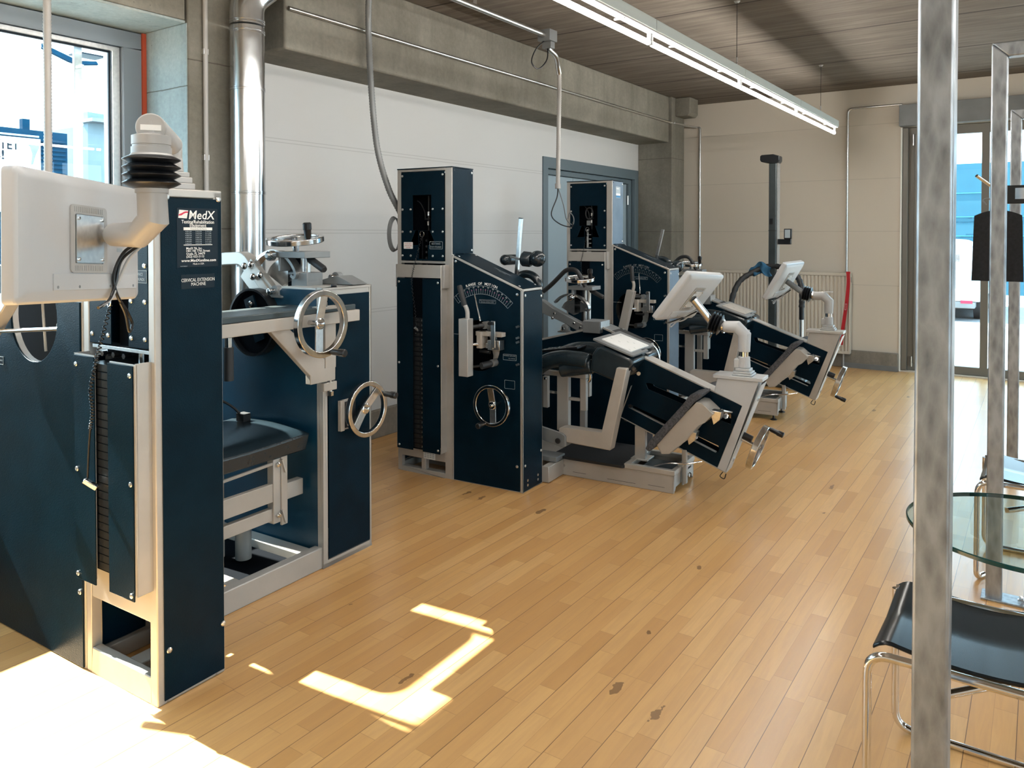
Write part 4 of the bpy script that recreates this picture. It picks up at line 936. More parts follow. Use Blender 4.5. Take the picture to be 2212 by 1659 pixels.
    text(mb, 'CERVICAL EXTENSION', (.0024, L(422.5, 0)[1], L(0, 606)[2]), EYF, EZF, .0155, 'decal_white', .124, 'CENTER', .0008); text(mb, 'MACHINE', (.0024, L(423, 0)[1], L(0, 615)[2]), EYF, EZF, .0155, 'decal_white', .054, 'CENTER', .0008)
    mb.build('machine_name_label', tw)
    return root
cervical()

# ---------------------------------------------------------------- lumbar machines (middle and rear)
def lumbar(loc, label, lift, mon, variant):
    root = thing(empty('back_exercise_machine', loc, math.radians(4.0)), label, 'exercise machine', 'back training machines in a row')
    z0 = -lift
    # ---- tower
    a0, a1, D_, T_ = -.918, -.497, .232, 1.912
    mb = MB().use('silver')
    for a, b in ((a0, a0+.030), (a1-.052, a1)):
        mb.box(a, b, 0, .035, 0, T_-.006); mb.box(a, b, D_-.03, D_, 0, T_-.006)
    mb.box(a0+.03, a1-.052, 0, .03, T_-.022, T_-.006); mb.box(a0+.03, a1-.052, .0, .03, 1.318, 1.334); mb.box(a0+.03, a1-.052, .0, .05, .098, .165); mb.box(a0+.03, a1-.052, 0, .05, 0, .030)
    mb.box((a0+a1)/2-.028, (a0+a1)/2+.006, .004, .04, .03, .098); mb.box(a0, a1, D_-.03, D_, 0, .03); mb.box(a0, a0+.03, .035, D_-.03, 0, .05)
    tw = mb.build('tower_frame', root, bevel=.003)
    MB().use('panel').box(a0-.001, a1+.002, -.001, D_+.001, T_-.006, T_).build('top_cap', tw)
    hx0, hx1 = (-.795, -.651) if not variant else (-.80, -.63)
    hz0, hz1 = (1.523, 1.743) if not variant else (1.53, 1.70)
    fp = dark_panel('front_panel', tw, rect(a0+.033, a1-.056, 1.336, T_-.024), [rect(hx0, hx1, hz0, hz1), rect(-.748, -.677, 1.345, hz0-.002)], (0, .002, 0), EXF, EZF, .005)
    for x in (-.875, -.565):
        for z in (1.865, 1.655, 1.515, 1.365): screw(fp, (x, -.003, z), (0,-1,0), .0075)
    if not variant:
        for x in (-.81, -.64):
            for z in (1.655, 1.515, 1.365): screw(fp, (x, -.003, z), (0,-1,0), .0075)
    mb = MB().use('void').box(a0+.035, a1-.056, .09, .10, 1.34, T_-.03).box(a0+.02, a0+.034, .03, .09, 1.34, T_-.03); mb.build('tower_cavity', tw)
    dark_panel('side_panel', tw, rect(.006, D_-.004, 1.378, T_-.008), [], (a1-.002, 0, 0), EYF, EZF, .0045, 'panel' if not variant else 'panel_window_sheen')
    for y, z in ((.212, 1.885), (.212, 1.398)): screw(tw, (a1+.003, y, z), (1,0,0), .0085)
    for y in (.02,): MB().use('black').lathe([(.004, 0), (.004, .002)], (a1+.0025, y, 1.89), (1,0,0), 10).build('plug', tw)
    dark_panel('back_panel', tw, rect(a0+.01, a1-.01, .05, T_-.02), [], (0, D_+.001, 0), EXF, EZF, .004)
    dark_panel('outer_panel', tw, rect(.03, D_-.03, .05, T_-.03), [], (a0-.002, 0, 0), EYF, EZF, .004)
    # load cell, hook and weight rod in the opening
    mb = MB().use('black').cyl((-.700, .04, 1.50), (-.700, .04, 1.74), .006, n=10).box(-.715, -.685, .03, .05, 1.59, 1.60); mb.use('alu').cyl((-.698, .035, 1.615), (-.698, .035, 1.64), .009, n=12).cyl((-.700, .035, 1.555), (-.700, .035, 1.58), .008, n=8); mb.build('load_cell', root)
    MB().use('black').tube(spline([(-.79, .04, 1.71), (-.755, .03, 1.69), (-.725, .03, 1.64), (-.720, .03, 1.59)], 8), .003, 6).build('sensor_cable', root)
    mb = MB().use('steel').tube([(-.722+.016*math.cos(t/16*2*PI), -.004, 1.500+.018*math.sin(t/16*2*PI)) for t in range(16)], .0018, 6, closed=True)
    if variant: mb.use('rubber').tube([(-.715+.034*math.cos(t/20*2*PI), .02, 1.635+.050*math.sin(t/20*2*PI)) for t in range(20)], .006, 8, closed=True); mb.use('slate').box(-.73, -.70, -.0, .02, 1.535, 1.575)
    mb.build('snap_hook', root)
    mb = MB().use('alu' if variant else 'black').box(-.738, -.722 if variant else -.735, .018, .026, 1.0, 1.50)
    for k in range(13 if variant else 11): mb.use('alu' if variant else 'rubber'); (mb.box(-.722, -.697, .016, .022, 1.02+.036*k, 1.026+.036*k) if variant else mb.cyl((-.700, .02, 1.10+.036*k), (-.700, .012, 1.10+.036*k), .007, n=10))
    mb.build('selector_rod', root)
    # stickers
    if not variant:
        mb = MB().use('decal_white').prism(rrect(-.865, -.793, 1.408, 1.450, .004, 3), [], (0, -.0034, 0), EXF, EZF, .0005)
        for s_, z in (('DO NOT ADJUST', 1.437), ('SEAT IN USE', 1.425), ('MACHINE', 1.413)): text(mb, s_, (-.829, -.0042, z), EXF, EZF, .009, 'decal_red', .055 if len(s_) > 8 else .034)
        mb.build('warning_sticker', fp)
    mb = MB().use('decal_grey').prism(rrect(-.663, -.565, 1.408, 1.455, .004, 3), [rrect(-.661, -.567, 1.410, 1.453, .003, 3)], (0, -.0034, 0), EXF, EZF, .0005)
    if not variant: text(mb, 'RESISTANCE', (-.614, -.0042, 1.436), EXF, EZF, .015, 'decal_grey', .066); text(mb, 'FOOT-POUNDS', (-.614, -.0042, 1.416), EXF, EZF, .015, 'decal_grey', .082); mb.build('resistance_label', fp)
    else:
        mb = MB().use('decal_grey').prism(rrect(.07, .165, 1.765, 1.860, .003, 3), [], (a1+.003, 0, 0), EYF, EZF, .0006).use('decal_blue').prism(rect(.073, .162, 1.768, 1.785), [], (a1+.0038, 0, 0), EYF, EZF, .0004).use('decal_white').prism(rect(.073, .162, 1.787, 1.803), [], (a1+.0038, 0, 0), EYF, EZF, .0004).prism(rect(.08, .13, 1.840, 1.846), [], (a1+.0038, 0, 0), EYF, EZF, .0004)
        mb.build('blue_sticker', tw)
    # ---- weight shroud
    s0, s1 = -.872, -.536
    mb = MB().use('silver').box(s1-.004, s1, -.062, 0, .165, 1.312).box(s0-.004, s0, -.062, 0, .165, 1.312).box(s0, s1-.004, -.062, -.056, 1.232, 1.312).box(s0-.02, s0-.004, -.05, 0, 1.17, 1.312).box(s1, s1+.016, -.05, 0, 1.17, 1.312)
    sh = mb.build('weight_shroud', root, bevel=.002)
    for a, b, scr in ((s0+.002, s0+.125, s0+.018), (s0+.200, s1-.006, s1-.02)):
        o = dark_panel('shroud_panel', sh, rect(a, b, .163, 1.228), [], (0, -.0625, 0), EXF, EZF, .004)
        for z in (.185, .70, 1.205): screw(o, (scr, -.0668, z), (0,-1,0), .0075)
    mb = MB().use('void').box(s0+.11, s0+.215, -.052, .10, .17, 1.235)
    for k in range(27): mb.use('black').box(s0+.112, s0+.213, -.056, .08, .178+.030*k, .205+.030*k)
    for k in range(27): mb.use('rubber').cyl((s0+.163, -.058, .192+.030*k), (s0+.163, -.052, .192+.030*k), .008, n=10).use('alu').box(s0+.187, s0+.190, -.0585, -.056, .185+.030*k, .196+.030*k)
    mb.build('weight_stack', root)
    mb = MB().use('black'); P = spline([(-.715, -.01, 1.49), (-.722, -.05, 1.38), (-.735, -.075, 1.28), (-.745, -.078, 1.20), (-.728, -.07, 1.05), (-.722, -.06, .93)], 40)
    mb.tube([p+Vector((math.cos(i*1.05)*.004, math.sin(i*1.05)*.004, 0)) for i, p in enumerate(P)], .0018, 5); mb.use('slate').cyl((-.724, -.075, .925), (-.716, -.05, .905), .008); mb.build('pin_cord', root, angle=60)
    mb = MB().use('decal_white').prism(rrect(-.715, -.625, .10, .145, .002, 2), [], (0, -.0006, 0), EXF, EZF, .0006)
    for k in range(3):
        for s_ in range(4): mb.use('decal_grey').box(-.708+.02*s_, -.694+.02*s_, -.0018, -.0010, .110+.011*k, .115+.011*k)
    mb.build('serial_plate', tw)
    # ---- near cabinet
    cd = .232
    prof = [(-.497, 0), (0, 0), (0, 1.182), (-.497, 1.376)]
    mb = MB().use('silver')
    mb.box(-.020, 0, 0, .014, 0, 1.180); mb.box(-.497, -.487, -.002, .014, 0, 1.374)
    mb.bar((-.497, .007, 1.368), (-.008, .007, 1.176), .014, .016, (0,1,0)); mb.box(-.014, 0, 0, cd, 1.168, 1.182); mb.box(-.02, 0, cd-.012, cd, 0, 1.18); mb.bar((-.497, cd-.006, 1.368), (-.008, cd-.006, 1.176), .012, .016, (0,1,0)); mb.box(-.49, 0, 0, cd, 0, .006)
    cb = mb.build('near_cabinet', root, bevel=.003)
    C_ = (-.285, .895)
    hole = circ(-.310, .835, .152, 44)
    fpn = dark_panel('range_panel', cb, [(-.486, .004), (-.021, .004), (-.021, 1.172), (-.486, 1.356)], [hole], (0, .006, 0), EXF, EZF, .006)
    dark_panel('inner_panel', cb, [(-.49, .004), (-.004, .004), (-.004, 1.17), (-.49, 1.362)], [], (0, cd, 0), EXF, EZF, .006)
    dark_panel('end_panel', cb, rect(.004, cd-.004, .004, 1.166), [], (-.003, 0, 0), EYF, EZF, .0045, 'panel' if not variant else 'panel_window_sheen')
    mb = MB().use('panel'); dx, dz = .489, -.194; mb.bar((-.490, cd/2, 1.374), (-.004, cd/2, 1.181), cd-.010, .006, (0,0,1)); tp = mb.build('top_panel', cb, bevel=.001)
    for t in (.06, .93):
        for y in (.022, cd-.022): screw(tp, (-.490+.486*t, y, 1.374-.193*t+.003), (.37,0,.93), .0070)
    ux = Vector((dx, 0, dz)).normalized(); mb = MB(); text(mb, 'LUMBAR EXTENSION', tuple(Vector((-.22, .125, 1.2697))+Vector((.37,0,.93))*.004), ux, (0,1,0), .016, 'decal_grey', .12); text(mb, 'MACHINE', tuple(Vector((-.21, .105, 1.2657))+Vector((.37,0,.93))*.004), ux, (0,1,0), .016, 'decal_grey', .055); mb.build('machine_name_label', tp)
    for x, z in ((-.040, 1.150), (-.47, 1.335), (-.040, .150)): screw(fpn, (x, -.001, z), (0,-1,0), .0085)
    for y, z in ((.020, 1.145), (.214, 1.130), (.022, .155), (.214, .20)): screw(cb, (.0018, y, z), (1,0,0), .0085)
    for y in (.05, .175):
        for z in (.035, .062): MB().use('alu').cyl((.0018, y, z), (.004, y, z), .008, n=12).build('bolt', cb)
    for x, z in ((-.035, .90), (-.035, .875), (-.035, .965), (-.035, .745)): MB().use('alu').bar((x-.010, -.004, z-.004), (x+.010, -.004, z+.004), .008, .012).build('pin_clip', fpn)
    MB().use('alu').box(-.486, -.41, -.0012, .0, .893, .896).build('panel_seam', fpn)
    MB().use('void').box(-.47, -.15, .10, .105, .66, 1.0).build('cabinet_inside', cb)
    # scale
    mb = MB(); cx, cz = C_
    def arcp(r, t0, t1, n=30): return [(cx+r*math.cos(math.radians(t0+(t1-t0)*i/n)), cz+r*math.sin(math.radians(t0+(t1-t0)*i/n))) for i in range(n+1)]
    Y_ = -.0004; mb.use('decal_grey' if not variant else 'slate')
    A0, A1 = 131.5, 43.5; ro, ri = .298, .250
    mb.prism(arcp(ro, A0, A1)+arcp(ro-.0015, A1, A0), [], (0, Y_, 0), EXF, EZF, .0004); mb.prism(arcp(ri, A0, A1)+arcp(ri-.0015, A1, A0), [], (0, Y_, 0), EXF, EZF, .0004)
    for k in range(27):
        t = math.radians(A0+(A1-A0)*k/26); d = Vector((math.cos(t), 0, math.sin(t))); r0 = ri; r1 = ro if k in (0, 26) else ro-.016
        mb.bar(Vector((cx, Y_-.0002, cz))+d*r0, Vector((cx, Y_-.0002, cz))+d*r1, .0004, .0013, d.cross(Vector((0,1,0))))
    for k in range(13):
        t = math.radians(A0+(A1-A0)*(k*2+1)/26); d = Vector((math.cos(t), 0, math.sin(t))); e = Vector((d.z, 0, -d.x))
        text(mb, str(k*6), tuple(Vector((cx, Y_, cz))+d*(ro-.011)), e, d, .011, 'decal_white' if not variant else 'decal_grey', None, off=.0008)
        if k < 12:
            t = math.radians(A0+(A1-A0)*(k*2+2)/26); d = Vector((math.cos(t), 0, math.sin(t))); e = Vector((d.z, 0, -d.x)); text(mb, str(k*6+3), tuple(Vector((cx, Y_, cz))+d*(ro-.026)), e, d, .010, 'decal_pink' if not variant else 'slate', None, off=.0009)
    s_ = 'RANGE OF MOTION'
    for i, ch in enumerate(s_):
        if ch == ' ': continue
        t = math.radians(109.5-39*i/(len(s_)-1)); d = Vector((math.cos(t), 0, math.sin(t))); e = Vector((d.z, 0, -d.x)); text(mb, ch, tuple(Vector((cx, Y_, cz))+d*(ro+.006)), e, d, .022, 'decal_white' if not variant else 'slate', None, off=.0008, bold=.02)
    mb.build('range_scale', fpn)
    mb = MB().use('decal_grey').prism(rrect(-.30, -.185, 1.090, 1.112, .002, 2), [rrect(-.299, -.186, 1.091, 1.111, .002, 2)], (0, Y_, 0), EXF, EZF, .0004); text(mb, 'PULL OUT KNOB TO ADJUST', (-.2425, -.001, 1.103), EXF, EZF, .007, 'decal_grey', .105); text(mb, 'RANGE LIMITER STOPS', (-.2425, -.001, 1.094), EXF, EZF, .007, 'decal_grey', .09)
    mb.prism(rrect(-.135, -.045, .765, .800, .003, 2), [rrect(-.1335, -.0465, .7665, .7985, .003, 2)], (0, Y_, 0), EXF, EZF, .0004); text(mb, 'MOVEMENT ARM LOCK', (-.09, -.001, .788), EXF, EZF, .0095, 'decal_grey', .080); text(mb, 'PULL TO RELEASE', (-.075, -.001, .774), EXF, EZF, .007, 'decal_grey', .045)
    mb.use('decal_grey').prism(rrect(-.125, -.055, .598, .648, .003, 2), [rrect(-.1235, -.0565, .5995, .6465, .003, 2)], (0, Y_, 0), EXF, EZF, .0004)
    mb.build('instruction_labels', fpn)
    # ---- movement arm with counterweight lever in front of the hole
    tl = math.radians(0 if not variant else -13)
    pv = Vector((-.30, 0, .85)); RY = Matrix.Translation(pv) @ Matrix.Rotation(-tl, 4, 'Y') @ Matrix.Translation(-pv)
    def rp(p): return tuple(RY @ Vector(p))
    mb = MB().use('silver').xf(RY).box(-.338, -.275, -.165, -.105, .675, 1.010); lv = mb.build('counterweight_lever', root, bevel=.003)
    mb = MB().use('cream' if not variant else 'beige').xf(RY).tube(spline([(-.295, -.135, 1.0), (-.295, -.135, 1.045), (-.305, -.135, 1.075), (-.325, -.135, 1.10)], 6), .0125, 14); mb.use('rubber').lathe([(.0165, 0), (.0165, .115), (.012, .122)], (-.315, -.135, 1.085), (-.30, 0, .95), 16); mb.build('lever_grip', lv)
    MB().use('chrome').xf(RY).tube([(-.262, -.05, .99), (-.268, -.05, 1.02), (-.312, -.03, 1.135), (-.314, -.028, 1.150)], .0040, 8, [.0045, .0045, .0035, .0015]).build('scale_pointer', root)
    mb = MB().use('alu').xf(RY).prism(arc2 := [(-.262, 1.02), (-.225, 1.01), (-.205, .93), (-.175, .82), (-.165, .745), (-.195, .715), (-.222, .72), (-.215, .78), (-.245, .90), (-.272, .97)], [], (0, .02, 0), EXF, EZF, -.012); mb.build('movement_plate', root, bevel=.002)
    mb = MB().use('slate').xf(RY)
    mb.cyl((-.238, .015, .965), (-.238, -.045, .965), .022, n=20).build('upper_boss', root)
    mb = MB().use('slate').xf(RY).cyl((-.188, .015, .745), (-.188, -.045, .745), .022, n=20); mb.use('rubber').cyl((-.222, -.10, .735), (-.188, -.02, .745), .020, n=18).cyl((-.30, -.10, .722), (-.222, -.08, .735), .007, n=10).cyl((-.30, -.08, .955), (-.245, -.03, .962), .012, n=12); mb.build('damper_boss', root)
    mb = MB().use('beige'); mb.box(-.285, -.105, -.065, -.02, .905, .930); mb.box(-.272, -.235, -.075, -.01, .832, .930); mb.box(-.25, -.24, -.078, -.065, .832, .93); mb.use('steel').cyl((-.29, -.11, .855), (-.262, -.07, .855), .010, n=14); mb.build('stop_bracket', root, bevel=.002)
    mb = MB().use('black').cyl((-.27, -.04, .812), (-.20, -.04, .808), .010, n=12).cyl((-.27, -.05, .96), (-.245, -.03, .962), .018, n=14); mb.build('rubber_stop', root)
    mb = MB().use('alu').box(-.195, -.115, -.075, -.02, .828, .885).box(-.215, -.195, -.065, -.03, .835, .865).box(-.165, -.155, -.082, -.075, .835, .880); cr = mb.build('range_clamp', root, bevel=.002)
    MB().use('alu').box(-.160, -.132, -.098, -.088, .845, 1.000).build('crank_arm', cr, bevel=.002)
    mb = MB().use('black').lathe([(.007, 0), (.010, .01), (.011, .06), (.009, .07)], (-.146, -.098, .988), (.25,-1,.08), 14); mb.build('crank_grip', cr)
    handwheel(root, (-.162, -.085, .508), (0,-1,0), .121, (-.35, -1), PI/2+.10, .085, standoff=.085, w_=.020, t=.020)
    # ---- base
    zb = 0.0
    mb = MB().use('silver'); mb.box(0.0, .045, cd, .46, .004, .10); mb.box(.038, .755, .43, .445, zb, .105); mb.box(.038, .755, .785, .80, zb, .105)
    mb.box(.042, .46, .445, .785, .085, .105); mb.prism([(.43, .01), (.455, .01), (.47, .03), (.76, .03), (.775, .01), (.80, .01), (.80, .105), (.43, .105)], [rect(.70, .76, .07, .085)], (.755, 0, 0), EYF, EZF, -.012)
    mb.box(-.30, .05, .43, .80, .02, .10)
    bs = mb.build('base_frame', root, bevel=.003)
    mb = MB().use('silver').prism(rect(.45, .762, .424, .806), [rect(.485, .735, .455, .775)], (0, 0, .105), EXF, EYF, .030); mb.build('tray_rim', bs, bevel=.003)
    MB().use('anthracite').box(.48, .74, .45, .78, .060, .066).use('anthracite').box(.52, .70, .50, .72, .066, .10).build('tray_floor', bs)
    MB().use('silver').box(.762, .772, .55, .585, .02, .145).box(.745, .775, .53, .60, .132, .150).build('end_plate', bs, bevel=.002)
    MB().use('steel').cyl((.762, .67, .048), (.772, .67, .048), .013, n=6).build('hex_bolt', bs); MB().use('steel').cyl((.05, .428, .06), (.05, .433, .06), .008, n=10).build('bolt', bs)
    for k, (xa, xb) in enumerate(((.11, .20), (.34, .52), (.60, .70))): MB().use('void').box(xa, xb, .4292, .4302, .028 if k != 1 else .022, .0295 if k != 1 else .0235).build('seam', bs)
    if lift > 0:
        for x, y in ((.72, .455), (.72, .775), (-.45, .03), (-.86, .03), (-.03, .03), (.1, .455)): MB().use('black').lathe([(.026, 0), (.026, .006), (.010, .012), (.008, lift+.01)], (x, y, z0), (0,0,1), 18).build('levelling_foot', root)
    mb = MB().use('rubber').prism(rrect(-.03, .455, .405, .87, .02), [], (0, 0, .108), EXF, EYF, .016); mb.build('foot_platform', root, bevel=.004)
    MB().use('slate').box(-.10, .05, .32, .44, .105, .135).build('rail_foot', bs, bevel=.003)
    # ---- far cabinet
    b0 = 1.02
    prf = [(-.95, 0), (.345, 0), (.345, .752), (.027, .868), (-.45, .742), (-.95, .60)]
    mb = MB().use('silver'); 
    mb.bar((.345, b0+.006, .748), (.027, b0+.006, .864), .014, .010, (0,1,0)); mb.bar((.027, b0+.006, .864), (-.45, b0+.006, .738), .014, .010, (0,1,0)); mb.box(.333, .346, b0, b0+.012, 0, .75); mb.box(.333, .346, b0, b0+.19, .740, .752); mb.box(.335, .346, b0+.18, b0+.19, 0, .75)
    fc = mb.build('far_cabinet', root, bevel=.002)
    dark_panel('inner_panel', fc, [(p[0]-.004 if p[0] > 0 else p[0], p[1]-.012 if p[1] > .1 else p[1]+.004) for p in prf], [], (0, b0+.008, 0), EXF, EZF, .006)
    dark_panel('outer_panel', fc, prf, [], (0, b0+.19, 0), EXF, EZF, .005)
    dark_panel('end_panel', fc, rect(b0+.012, b0+.18, .004, .742), [], (.340, 0, 0), EYF, EZF, .004); screw(fc, (.3455, b0+.165, .71), (1,0,0), .008)
    mb = MB().use('rubber').bar((.342, b0+.095, .752), (.11, b0+.095, .837), .175, .006, (0,0,1)); mb.use('slate').bar((.11, b0+.095, .836), (.03, b0+.095, .864), .17, .004, (0,0,1)).bar((.03, b0+.095, .862), (-.45, b0+.095, .736), .18, .004, (0,0,1)); mb.build('top_cover', fc)
    screw(fc, (.13, b0+.17, .834), (.3,0,.95), .008)
    MB().use('slate').box(-.085, .045, b0-.04, b0+.12, .82, .902).build('raised_box', fc, bevel=.004); MB().use('alu').box(.0445, .050, b0-.037, b0+.117, .825, .900).build('raised_box_cover', fc)
    MB().use('chrome').tube(spline([(.345, b0+.17, .742), (.375, b0+.18, .70), (.39, b0+.18, .64), (.378, b0+.18, .57), (.35, b0+.17, .53)], 8), .0085, 12).use('rubber').tube(spline([(.36, b0+.15, .70), (.368, b0+.15, .64), (.355, b0+.15, .56)], 8), .010, 10).build('entry_handle', fc)
    # ---- knee arm (L-shaped) with pads
    mb = MB().use('beige'); y = .33
    mb.prism([(.505, .72), (.440, .72), (.345, .325), (.09, .325), (.06, .315), (.06, .245), (.09, .235), (.40, .225)], [], (0, y, 0), EXF, EZF, -.075)
    ka = mb.build('knee_arm', root, bevel=.006, seg=2)
    MB().use('slate').prism([(-.16, .335), (.09, .290), (.115, .275), (.115, .215), (.10, .205), (-.16, .255)], [], (0, y-.015, 0), EXF, EZF, -.02).build('arm_link', root, bevel=.004)
    MB().use('rubber').lathe([(.017, 0), (.017, .006), (.010, .007), (.010, .004)], (.075, y-.035, .248), (0,-1,0), 20).build('pivot_knob', ka)
    def pad(y0, y1, nm):
        mb = MB().use('vinyl').prism([(.255, .680), (.268, .780), (.295, .818), (.335, .832), (.52, .770), (.535, .745), (.475, .665), (.42, .625)], [], (0, y0, 0), EXF, EZF, -(y1-y0)); return mb.build(nm, root, bevel=.018, seg=4)
    pad(.36, .57, 'knee_pad'); pad(.61, .80, 'knee_pad')
    tn = Vector((.31, 0, .95)); e1 = Vector((.95, 0, -.31))
    mb = MB().use('slate').prism(rrect(-.145, .125, .0, .26, .01), [], Vector((.405, .37, .820)), e1, EYF, .010); mb.use('slate').prism(rrect(-.145, .10, .27, .42, .01), [], Vector((.405, .37, .820)), e1, EYF, .010); pp = mb.build('pad_base', root, bevel=.002)
    mb = MB().use('decal_white' if not variant else 'beige').prism(rrect(-.105, .095, .045, .345, .008), [rrect(x_-.008, x_+.008, y_-.003, y_+.003, .002, 2) for x_, y_ in ((-.085, .07), (-.085, .15), (-.085, .30), (-.03, .15), (.0, .22), (.075, .07), (.075, .15), (.075, .30), (.03, .25))], Vector((.405, .37, .831)), e1, EYF, .006); mb.build('index_plate', root, bevel=.001)
    mb = MB().use('rubber').bar((.50, .59, .80), (.50, .59, .66), .05, .02, (1,0,0)); mb.bar((.50, .59, .70), (.40, .585, .35), .045, .02, (1,0,0)); mb.use('steel').cyl((.49, .555, .655), (.492, .550, .655), .014); mb.build('pad_strap', root, bevel=.003)
    # ---- pelvic / thigh pads and their brackets
    for y0, y1, dz_ in ((.38, .62, 0), (.66, .86, .02)):
        mb = MB().use('vinyl').tube(spline([(-.16, y0+.02, .62+dz_), (-.08, y0+.02, .69+dz_), (.03, y0+.02, .73+dz_), (.15, y0+.02, .735+dz_), (.235, y0+.02, .725+dz_)], 6), .05, 20); mb.tube(spline([(.04, y0+.02, .66+dz_), (.12, y0+.03, .675+dz_), (.25, y0+.03, .70+dz_)], 6), .046, 18); mb.build('thigh_pad', root, bevel=.01)
    mb = MB().use('black').bar((-.20, .62, .735), (.10, .60, .785), .16, .014); 
    for i in range(4):
        for j in range(3): mb.use('steel').bar((-.18+.075*i, .56+.05*j, .746+.0125*i), (-.155+.075*i, .56+.05*j, .750+.0125*i), .008, .006)
    mb.build('stud_plate', root, bevel=.002)
    mb = MB().use('silver').box(-.03, .05, .485, .525, .26, .625).box(-.17, .17, .485, .525, .602, .632).box(.05, .17, .495, .515, .455, .475).box(.13, .17, .49, .52, .40, .60); mb.build('pad_bracket', root, bevel=.003)
    MB().use('silver').box(-.02, .02, .80, .84, .20, .60).build('pad_bracket', root, bevel=.003)
    mb = MB().use('silver').box(-.115, -.080, .455, .485, .40, .60).use('steel').cyl((-.098, .450, .585), (-.098, .456, .585), .010, n=12); mb.build('clamp_block', root, bevel=.003)
    mb = MB().use('silver').box(.125, .160, .56, .60, .475, .665).use('steel').cyl((.142, .555, .65), (.142, .56, .65), .009, n=12); mb.build('clamp_block', root, bevel=.003)
    MB().use('alu').box(-.10, .02, .50, .51, .485, .500).use('steel').cyl((-.03, .495, .53), (-.03, .50, .53), .009).cyl((-.005, .495, .535), (-.005, .50, .535), .009).build('cross_link', root)
    MB().use('steel').tube(spline([(.165, .50, .66), (.19, .50, .64), (.195, .50, .61), (.185, .50, .585)], 6), .009, 10).build('latch', root)
    # ---- tilted footrest unit
    e1 = Vector((.937, 0, -.350)); e2 = Vector((.350, 0, .937)); O = Vector((.37, .56, .375))
    def U(a, b): return (a, b)
    def P3(a, b, y): return O+e1*a+e2*b+Vector((0, y-.56, 0))
    outl = [(0, 0), (.690, 0), (.690, .40), (.0, .40)]
    slotA = [(.085, .245), (.645, .285), (.652, .310), (.635, .335), (.52, .335), (.11, .280), (.085, .265)] if False else [(.10, .240), (.62, .272), (.655, .285), (.655, .322), (.60, .330), (.40, .315), (.10, .280), (.075, .268)]
    slotB = [(.025, .078), (.60, .078), (.612, .090), (.612, .112), (.60, .124), (.03, .104), (.018, .092)]
    mb = MB().use('panel').prism([(.004, .004), (.640, .004), (.640, .40), (.0, .40)], [slotA, slotB], O+Vector((0, .004, 0)), e1, e2, .006)
    fu = mb.build('footrest_frame', root, bevel=.001)
    MB().use('panel').prism([(.004, .004), (.640, .004), (.640, .40), (.0, .40)], [slotA, slotB], O+Vector((0, .112, 0)), e1, e2, .006).build('rear_plate', fu)
    mb = MB().use('silver'); mb.prism(rect(0, .640, .400, .408), [], O, e1, e2, -.112); mb.prism(rect(0, .69, -.004, .003), [], O, e1, e2, -.112); mb.prism(rect(-.006, .0, .0, .21), [], O, e1, e2, -.112)
    mb.prism(rect(.03, .60, .076, .079), [], O+Vector((0,.002,0)), e1, e2, -.03); mb.prism(rect(.03, .60, .122, .1245), [], O+Vector((0,.03,0)), e1, e2, -.07); mb.prism(rect(.10, .60, .327, .330), [], O+Vector((0,.03,0)), e1, e2, -.07)
    mb.build('edge_strip', fu, bevel=.001)
    # bearing block with the horizontal cap that carries the monitor arm
    q = lambda x, z: ((Vector((x, 0, z))-Vector((O.x, 0, O.z))).dot(e1), (Vector((x, 0, z))-Vector((O.x, 0, O.z))).dot(e2))
    blk = [(.640, .0), (.692, .0), q(1.200, .672), q(.968, .672), q(.950, .590), (.640, .400)]
    wm = 'white' if not variant else 'beige'
    MB().use(wm).prism(blk, [], O+Vector((0, -.004, 0)), e1, e2, -.122).build('end_block', fu, bevel=.003)
    mb = MB().use('white' if not variant else 'decal_white').prism(rect(-.061, .061, .0, .56), [], O+Vector((0, .056, 0))+e1*.6925, EYF, e2, .004); mb.build('end_cover', fu, bevel=.001)
    mb = MB().use('white' if not variant else 'silver').box(.945, 1.225, .545, .692, .672, .694); mb.build('block_cap', fu, bevel=.004)
    for a_, b_ in ((.0, .46), (.0, .07)): MB().use('steel').cyl(O+e1*.6965+e2*b_+Vector((0,.056,0)), O+e1*.702+e2*b_+Vector((0,.056,0)), .011, n=6).build('hex_nut', fu)
    MB().use('rubber').cyl(O+e1*.6965+e2*.23+Vector((0,.056,0)), O+e1*.75+e2*.23+Vector((0,.056,0)), .020, n=20).build('shaft_collar', fu)
    wc = O+e1*.795+e2*.205+Vector((0,.056,0)); handwheel(root, wc, e1, .132, (.25, 1) if not variant else (.05, -1), PI*.35, .085, 'footrest_handwheel', True, .10, .020, .034)
    # scale on the middle bar
    mb = MB()
    for k in range(18):
        if 6.5 < k < 9.5: continue
        p = O+e1*(.10+.030*k)+e2*(.150+.0*k); mb.use('decal_grey').bar(p, p+e2*.008, .0005, .0015, e1)
        text(mb, str(k+1), tuple(p+e2*.011), e1, e2, .007, 'decal_grey', None)
    mb.build('footrest_scale', fu)
    # side struts carrying the unit
    mb = MB().use('silver').box(.462, .530, .565, .600, .13, .33); mb.box(.44, .55, .55, .67, .125, .135); mb.build('strut', root, bevel=.003); MB().use('silver').box(.762, .79, .55, .58, .03, .23).build('strut', root, bevel=.003)
